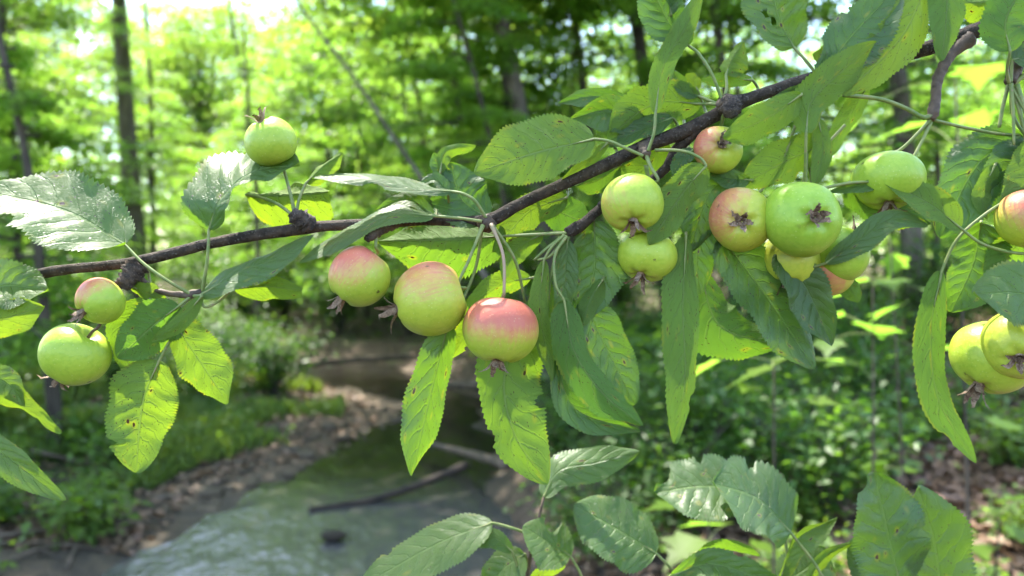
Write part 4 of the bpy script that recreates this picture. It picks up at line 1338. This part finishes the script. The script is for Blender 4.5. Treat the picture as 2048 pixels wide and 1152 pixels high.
leaf([(1240, 330), (1195, 360), (1150, 372)], 26, 20, D_, [-12, -12, -12], 0.4, 0.4)
leaf([(1330, 275), (1285, 340), (1200, 380)], 30, 30, D_, [-16, -16, -16], 0.6, 0.3)
# loose stalks
for s_ in ([(1130, 470, 4, 8), (1090, 500, 4, 7), (1068, 520, 3, 5)], [(1132, 472, 5, 8), (1100, 512, 6, 7), (1075, 520, 6, 5)],
           [(985, 450, 8, 8), (1030, 520, 4, 7), (1050, 605, -6, 6)], [(1864, 240, 0, 8), (1840, 290, 2, 7), (1802, 360, 6, 6)],
           [(2022, 166, 2, 8), (2026, 220, 2, 7), (2028, 290, 2, 5)], [(2018, 166, -2, 9), (2006, 210, -3, 8), (1998, 255, -4, 7)], [(2048, 150, 0, 10), (2030, 165, 0, 9), (2020, 168, 0, 9)],
           [(1687, 190, 8, 9), (1760, 198, 4, 9), (1815, 218, 2, 9), (1848, 236, 2, 10), (1862, 232, 2, 12)]):
    pxtube('stalk', s_, M_PET, BR, 7, 14)

# --- lower shoot (a little farther away)
SH2 = thing('apple_shoot', 'broad-leaved apple shoot rising from the bottom edge', 'shoot', P(1400, 1300, -110))
ZB = -110
pxtube('stem', [(1000, 1500, ZB, 16), (1045, 1250, ZB, 13), (1060, 1110, ZB, 9), (1072, 1060, ZB, 7), (1088, 993, ZB, 6)], M_TAN, SH2, 8, 20, 0.05)
pxtube('stem', [(1040, 1260, ZB, 13), (1300, 1290, ZB, 12), (1560, 1270, ZB, 12), (1800, 1280, ZB, 10), (1880, 1240, ZB, 8)], M_TAN, SH2, 8, 24, 0.05)


def bl(*a, **k):
    k.setdefault('tilt', 0.95)
    return leaf(*a, parent=SH2, z0=ZB, **k)


bl([(1088, 993), (1118, 942), (1190, 926), (1280, 902)], 30, 34, U, [0, 0, -4, -6], 0.35, 0.0, zr=16, zl=-26, wave=0.12)
bl([(985, 1046), (885, 1082), (712, 1178)], 40, 34, U, [4, 8, 14], 0.40, 0.05, pet=[(1066, 1072, 0), (1030, 1058, 2)], zl=50, zr=-40)
bl([(1024, 1102), (985, 1074), (928, 1086)], 16, 16, U, [6, 6, 6], 0.45, 0.0, pet=[(1045, 1200, 2), (1036, 1140, 4)])
bl([(1141, 1112), (1098, 1085), (1046, 1052)], 32, 44, U, [6, 8, 8], 0.45, 0.1, pet=[(1170, 1270, 0), (1165, 1160, 4)], bites=[(0.55, 0.16, 0.6, 1)])
bl([(1312, 1106), (1240, 1062), (1148, 1010)], 52, 56, U, [2, 2, 2], 0.25, 0.1, pet=[(1420, 1280, 0), (1352, 1150, 1)])
bl([(1050, 1108), (1010, 1135), (960, 1190)], 32, 34, U, [2, 2, 2], 0.35, 0.0, pet=[(1056, 1140, 0)])
bl([(1060, 1175), (1090, 1145), (1138, 1112)], 24, 22, D_, [-4, -4, -4], 0.85, 0.0, pet=[(1048, 1230, 0)])
bl([(1505, 985), (1410, 972), (1308, 986)], 42, 56, U, tilt=1.2, z=[-14, -14, -14], tint=0.15, spots=0.05, pet=[(1560, 1270, 0), (1575, 1120, -8), (1545, 1010, -14)], bites=[(0.86, 0.09, 0.5, 1)])
bl([(1582, 1066), (1515, 998), (1424, 966)], 46, 74, U, [2, 0, -2], 0.22, 0.0, tilt=1.1, pet=[(1690, 1275, 0), (1640, 1145, 1)])
bl([(1560, 1156), (1592, 1080), (1674, 1034)], 9, 24, U, [-6, -6, -6], 0.7, 0.0, pet=[(1570, 1265, 0)])
bl([(1340, 1152), (1430, 1128), (1610, 1200)], 30, 46, U, [14, 14, 14], 0.30, 0.05, pet=[(1310, 1290, 0), (1320, 1200, 10)])
bl([(1395, 1105), (1450, 1088), (1520, 1112)], 16, 16, D_, [-12, -12, -12], 0.35, 0.0)
bl([(1800, 1170), (1774, 1060), (1748, 944)], 84, 82, U, [6, 6, 4], 0.25, 0.1, pet=[(1830, 1275, 0), (1810, 1210, 4)], bites=[(0.93, 0.05, 0.5, 0)])
bl([(1884, 1235), (1872, 1100), (1836, 972)], 72, 74, U, [-4, -4, -4], 0.35, 0.1)
bl([(1800, 1180), (1735, 1130), (1702, 1080)], 44, 44, U, [-12, -12, -12], 0.20, 0.0)
bl([(1606, 1180), (1645, 1120), (1708, 1082)], 10, 18, D_, [-8, -8, -8], 0.75, 0.0, pet=[(1590, 1265, 0)])
bl([(1560, 1170), (1620, 1130), (1650, 1095)], 40, 40, U, [-22, -22, -22], 0.25, 0.0, pet=[(1556, 1265, 0)])


# ------------------------------------------------------------------ apples
def cam_dir(v):
    d = RT * v[0] + UP * v[1] - FW * v[2]
    return d.normalized()


def apple(label, cx, cy, wpx, asp, z, axis, stalk, blush=(0, 1, 0, 0.0), yel=0.2, dirt=0.3, sep_len=1.0, seed=0, smat=None, cav=0.30):
    """axis = stalk->eye direction (right, up, toward viewer); blush = direction + amount"""
    d = D0 - z * 0.001
    R = wpx * 0.5 / F * d
    c = P(cx, cy, z)
    t = thing('apple', label, 'apple', c, 'crab apples on the branch')
    A = cam_dir(axis)
    rot = A.to_track_quat('Z', 'Y').to_matrix()          # local +Z points to the eye
    r_ = random.Random(seed)
    NT_, NA = 40, 56
    V, pol, ang, bl_ = [], [], [], []
    bd = cam_dir(blush[:3])
    p5 = r_.uniform(0, 6.28)
    for i in range(NT_ + 1):
        th = math.pi * i / NT_
        for k in range(NA):
            a = 2 * math.pi * k / NA
            lob = 1 + 0.03 * math.sin(a + 2 * p5) * math.sin(th) + 0.034 * math.sin(5 * a + p5) * (i / NT_) ** 2 + 0.022 * math.sin(2 * a + p5) + 0.012 * math.sin(3 * a + 2 * p5)
            rr = R * lob * (math.sin(th) ** 0.92 if 0 < th < math.pi else 0) * (1 + 0.035 * math.cos(th))
            zz = -R * asp * math.cos(th)
            s1 = rr / R
            zz += cav * R * math.exp(-(s1 / 0.26) ** 2) * (th < 1.5)                 # stalk cavity
            zz -= 0.17 * R * math.exp(-(s1 / 0.30) ** 2) * (th > 1.5)                 # eye basin
            if th > 1.5:
                zz += 0.03 * R * math.sin(5 * a + p5) * math.exp(-((s1 - 0.33) / 0.15) ** 2)
            p = rot @ Vector((rr * math.cos(a), rr * math.sin(a), zz))
            V.append(p)
            pol.append(i / NT_); ang.append(0.5 + 0.5 * math.sin(a))
            n_ = p.normalized()
            bl_.append(max(0.0, min(1.0, (n_.dot(bd) + 0.65) / 1.6)) ** 1.9 * blush[3])
    Fc = []
    for i in range(NT_):
        for k in range(NA):
            a, b = i * NA + k, i * NA + (k + 1) % NA
            Fc.append((a, a + NA, b + NA, b))
    me = mesh('skin', V, [f[::-1] for f in Fc])
    attr(me, 'pol', pol); attr(me, 'ang', ang)
    attr(me, 'ap', np.stack([bl_, np.full(len(V), yel * 1.1), np.full(len(V), dirt), np.ones(len(V))], 1), 'FLOAT_COLOR')
    sk = put('skin', me, M_SKIN); sk.parent = t
    # eye: dry calyx with five sepals and a tuft
    ez = R * asp - 0.15 * R
    cup = []
    for i in range(5):
        for k in range(10):
            a = 2 * math.pi * k / 10
            rad = R * (0.13, 0.15, 0.12, 0.09, 0.02)[i]
            cup.append(rot @ Vector((rad * math.cos(a), rad * math.sin(a), ez + R * (-0.05, 0.05, 0.09, 0.04, -0.01)[i])))
    cf = [(i * 10 + k, i * 10 + (k + 1) % 10, (i + 1) * 10 + (k + 1) % 10, (i + 1) * 10 + k) for i in range(4) for k in range(10)]
    tuft = [(cup, cf)]
    for k in range(9):
        a = r_.uniform(0, 6.28); q = r_.uniform(0.02, 0.08) * R; ln = R * r_.uniform(0.10, 0.24)
        b0 = Vector((q * math.cos(a), q * math.sin(a), ez - 0.02 * R))
        b1 = b0 + Vector((math.cos(a) * ln * 0.3, math.sin(a) * ln * 0.3, ln))
        tuft.append(tube_data([rot @ b0, rot @ ((b0 + b1) / 2), rot @ b1], [R * 0.012, R * 0.010, R * 0.014], 4))
    v, f = join(tuft)
    cx_ = put('calyx', mesh('calyx', v, f), M_SEP); cx_.parent = t
    for k in range(5):
        a = 2 * math.pi * (k + r_.uniform(-0.2, 0.2)) / 5 + p5
        ln = R * r_.uniform(0.38, 0.62) * sep_len
        outw = r_.uniform(0.1, 1.0)
        sv, sf = [], []
        for i in range(7):
            u = i / 6
            ww = R * 0.085 * (1 - u) ** 0.7 * (1 + 0.3 * math.sin(3 * u)) + R * 0.006
            rad = R * 0.13 + ln * (outw * u * 0.75 + 0.15 * u * u)
            hz = ez + 0.05 * R + ln * (u * (1.0 - 0.75 * outw) + 0.45 * math.sin(u * 2.4) * 0.5)
            tw_ = r_.uniform(-0.5, 0.5) * u
            for sgn in (-1, 0, 1):
                aa = a + tw_ * 0.5
                pv = Vector((rad * math.cos(aa) - sgn * ww * math.sin(aa), rad * math.sin(aa) + sgn * ww * math.cos(aa), hz + abs(sgn) * ww * 0.5 + sgn * ww * 0.5 * tw_))
                sv.append(rot @ pv)
        for i in range(6):
            for j in range(2):
                q = i * 3 + j
                sf.append((q, q + 1, q + 4, q + 3))
        s_o = put('sepal', mesh('sepal', sv, sf), M_SEP)
        s_o.parent = cx_
    # stalk from the cavity to the spur
    st0 = c - A * (R * asp * 0.66)
    st1 = c - A * (R * asp * 1.02)
    path = [tuple(st0), tuple(st1)] + [tuple(P(*s)) for s in stalk]
    if stalk:
        n_ = len(path)
        q = catmull(path, 22)
        rr = np.interp(np.linspace(0, 1, 22), [0, 0.12, 0.8, 1], [0.0010, 0.00085, 0.0009, 0.0013])
        v, f = tube_data(q, rr, 8)
        v = [Vector(p) - c for p in v]
        so_ = put('stalk', mesh('stalk', v, f), smat or M_PET); so_.parent = t
    return t


apple('small green apple with a red shoulder, uppermost of the pair at far left', 200, 602, 97, 0.88, 12, (-0.5, -0.52, 0.62), [(233, 570, 6)], (-0.5, 0.85, 0.1, 1.35), 0.15, 0.2, 1.25, 1)
apple('round yellow-green apple, lower of the pair at far left', 151, 710, 130, 0.92, 4, (-0.62, -0.80, -0.08), [(196, 655, 6), (218, 610, 2), (242, 572, 2)], (0, 1, 0, 0.05), 0.22, 0.05, 1.0, 2, M_TAN)
apple('green apple standing upright above the branch with its dry eye on top', 542, 283, 104, 0.92, 4, (-0.34, 0.86, 0.36), [(580, 385, 4), (590, 428, 4)], (-1, 0.2, 0, 0.15), 0.25, 0.75, 1.15, 3)
apple('pink-shouldered green apple left of the hanging pair, third from the left', 718, 553, 124, 0.97, 10, (-0.58, -0.76, 0.1), [(752, 495, 13), (752, 470, 12)], (-0.25, 0.9, 0.25, 1.55), 0.30, 0.4, 1.15, 4)
apple('large yellow apple with an orange shoulder, left of the reddest apple', 860, 598, 147, 1.0, 12, (-0.90, -0.28, 0.05), [(916, 572, 15), (940, 515, 12), (966, 450, 8)], (-0.1, 1.0, 0.25, 0.9), 0.5, 0.25, 1.15, 5)
apple('reddest apple hanging at centre, deep pink over yellow-green', 1000, 660, 156, 0.87, 16, (-0.08, -0.98, 0.12), [(1008, 590, 17), (1006, 510, 14), (982, 448, 8)], (0.1, 1.0, 0.3, 2.2), 0.38, 0.25, 0.95, 6, M_PETR)
apple('yellow-green apple above another, under the branch right of centre', 1267, 407, 124, 0.92, 14, (-0.10, -0.74, 0.62), [(1316, 362, 16), (1302, 335, 15), (1292, 310, 12)], (-0.9, -0.2, 0.3, 0.35), 0.35, 0.45, 1.15, 7)
apple('green apple tucked below the yellow-green one right of centre', 1293, 512, 118, 0.84, 2, (-0.32, -0.86, 0.36), [(1310, 440, -2), (1292, 330, 6)], (0, 0, 1, 0.0), 0.35, 0.15, 1.15, 8)
apple('small reddish apple half hidden by a leaf just below the branch', 1437, 300, 96, 0.86, 2, (-0.10, 0.08, 0.97), [(1440, 262, -6), (1448, 226, 2)], (-1, 0.3, 0.2, 1.05), 0.45, 0.2, 0.9, 9)
apple('orange-flushed apple facing the viewer, left of the greenest apple', 1481, 440, 128, 0.97, 8, (-0.22, -0.14, 0.93), [(1510, 395, -10), (1560, 330, -6), (1608, 200, 4)], (-0.95, 0.45, 0.1, 1.0), 0.60, 0.7, 0.85, 10)
apple('greenest apple facing the viewer with its star-shaped eye dead centre', 1605, 440, 152, 0.95, 20, (0.02, 0.0, 1.0), [(1608, 400, -10), (1612, 330, -6), (1625, 165, -4)], (0, 1, 0, 0.0), 0.05, 0.25, 0.85, 11)
apple('olive-yellow apple mostly hidden below the two facing apples', 1584, 524, 120, 0.92, -8, (-0.25, -0.6, 0.3), [(1600, 460, -16), (1612, 300, -10)], (0, 0, 1, 0.1), 0.65, 0.1, 0.8, 12)
apple('green apple peeping out right of the greenest apple', 1678, 508, 116, 0.95, -4, (0.55, 0.72, 0.05), [(1640, 560, -12), (1612, 480, -20), (1612, 300, -12)], (0, 0, 1, 0.0), 0.15, 0.2, 1.15, 13)
apple('orange-tinted apple lowest of the middle-right cluster', 1652, 538, 114, 0.94, -10, (0.0, -0.8, -0.5), [(1640, 480, -16), (1616, 300, -12)], (-0.5, -0.2, 1, 0.9), 0.50, 0.1, 0.8, 14)
apple('pale green apple under the right-hand hanging twig', 1776, 362, 136, 0.82, -2, (-0.1, -0.95, 0.28), [(1800, 300, -2), (1840, 262, 0), (1862, 238, 1)], (0, 0, 1, 0.0), 0.15, 0.3, 1.0, 15, cav=0.08)
apple('orange-pink apple cut off by the right edge', 2062, 437, 126, 0.95, 8, (0.05, -0.95, 0.2), [(2070, 370, 6), (2050, 260, 2), (2022, 172, 0)], (0.0, 0.6, 0.5, 1.6), 0.55, 0.15, 1.0, 16)
apple('yellow-green apple at the lower right edge, rear of the pair', 1986, 716, 152, 0.92, 2, (-0.50, -0.82, 0.1), [(2050, 640, -6), (2090, 520, -6), (2030, 172, -4)], (0, 0, 1, 0.0), 0.35, 0.1, 1.2, 17)
apple('yellow apple at the lower right edge, front of the pair with its eye showing', 2040, 688, 144, 0.92, 20, (-0.5, -0.42, 0.75), [(2100, 600, 12), (2100, 400, 6), (2034, 168, 2)], (0.3, 0.5, 0.5, 0.35), 0.55, 0.1, 0.9, 18)
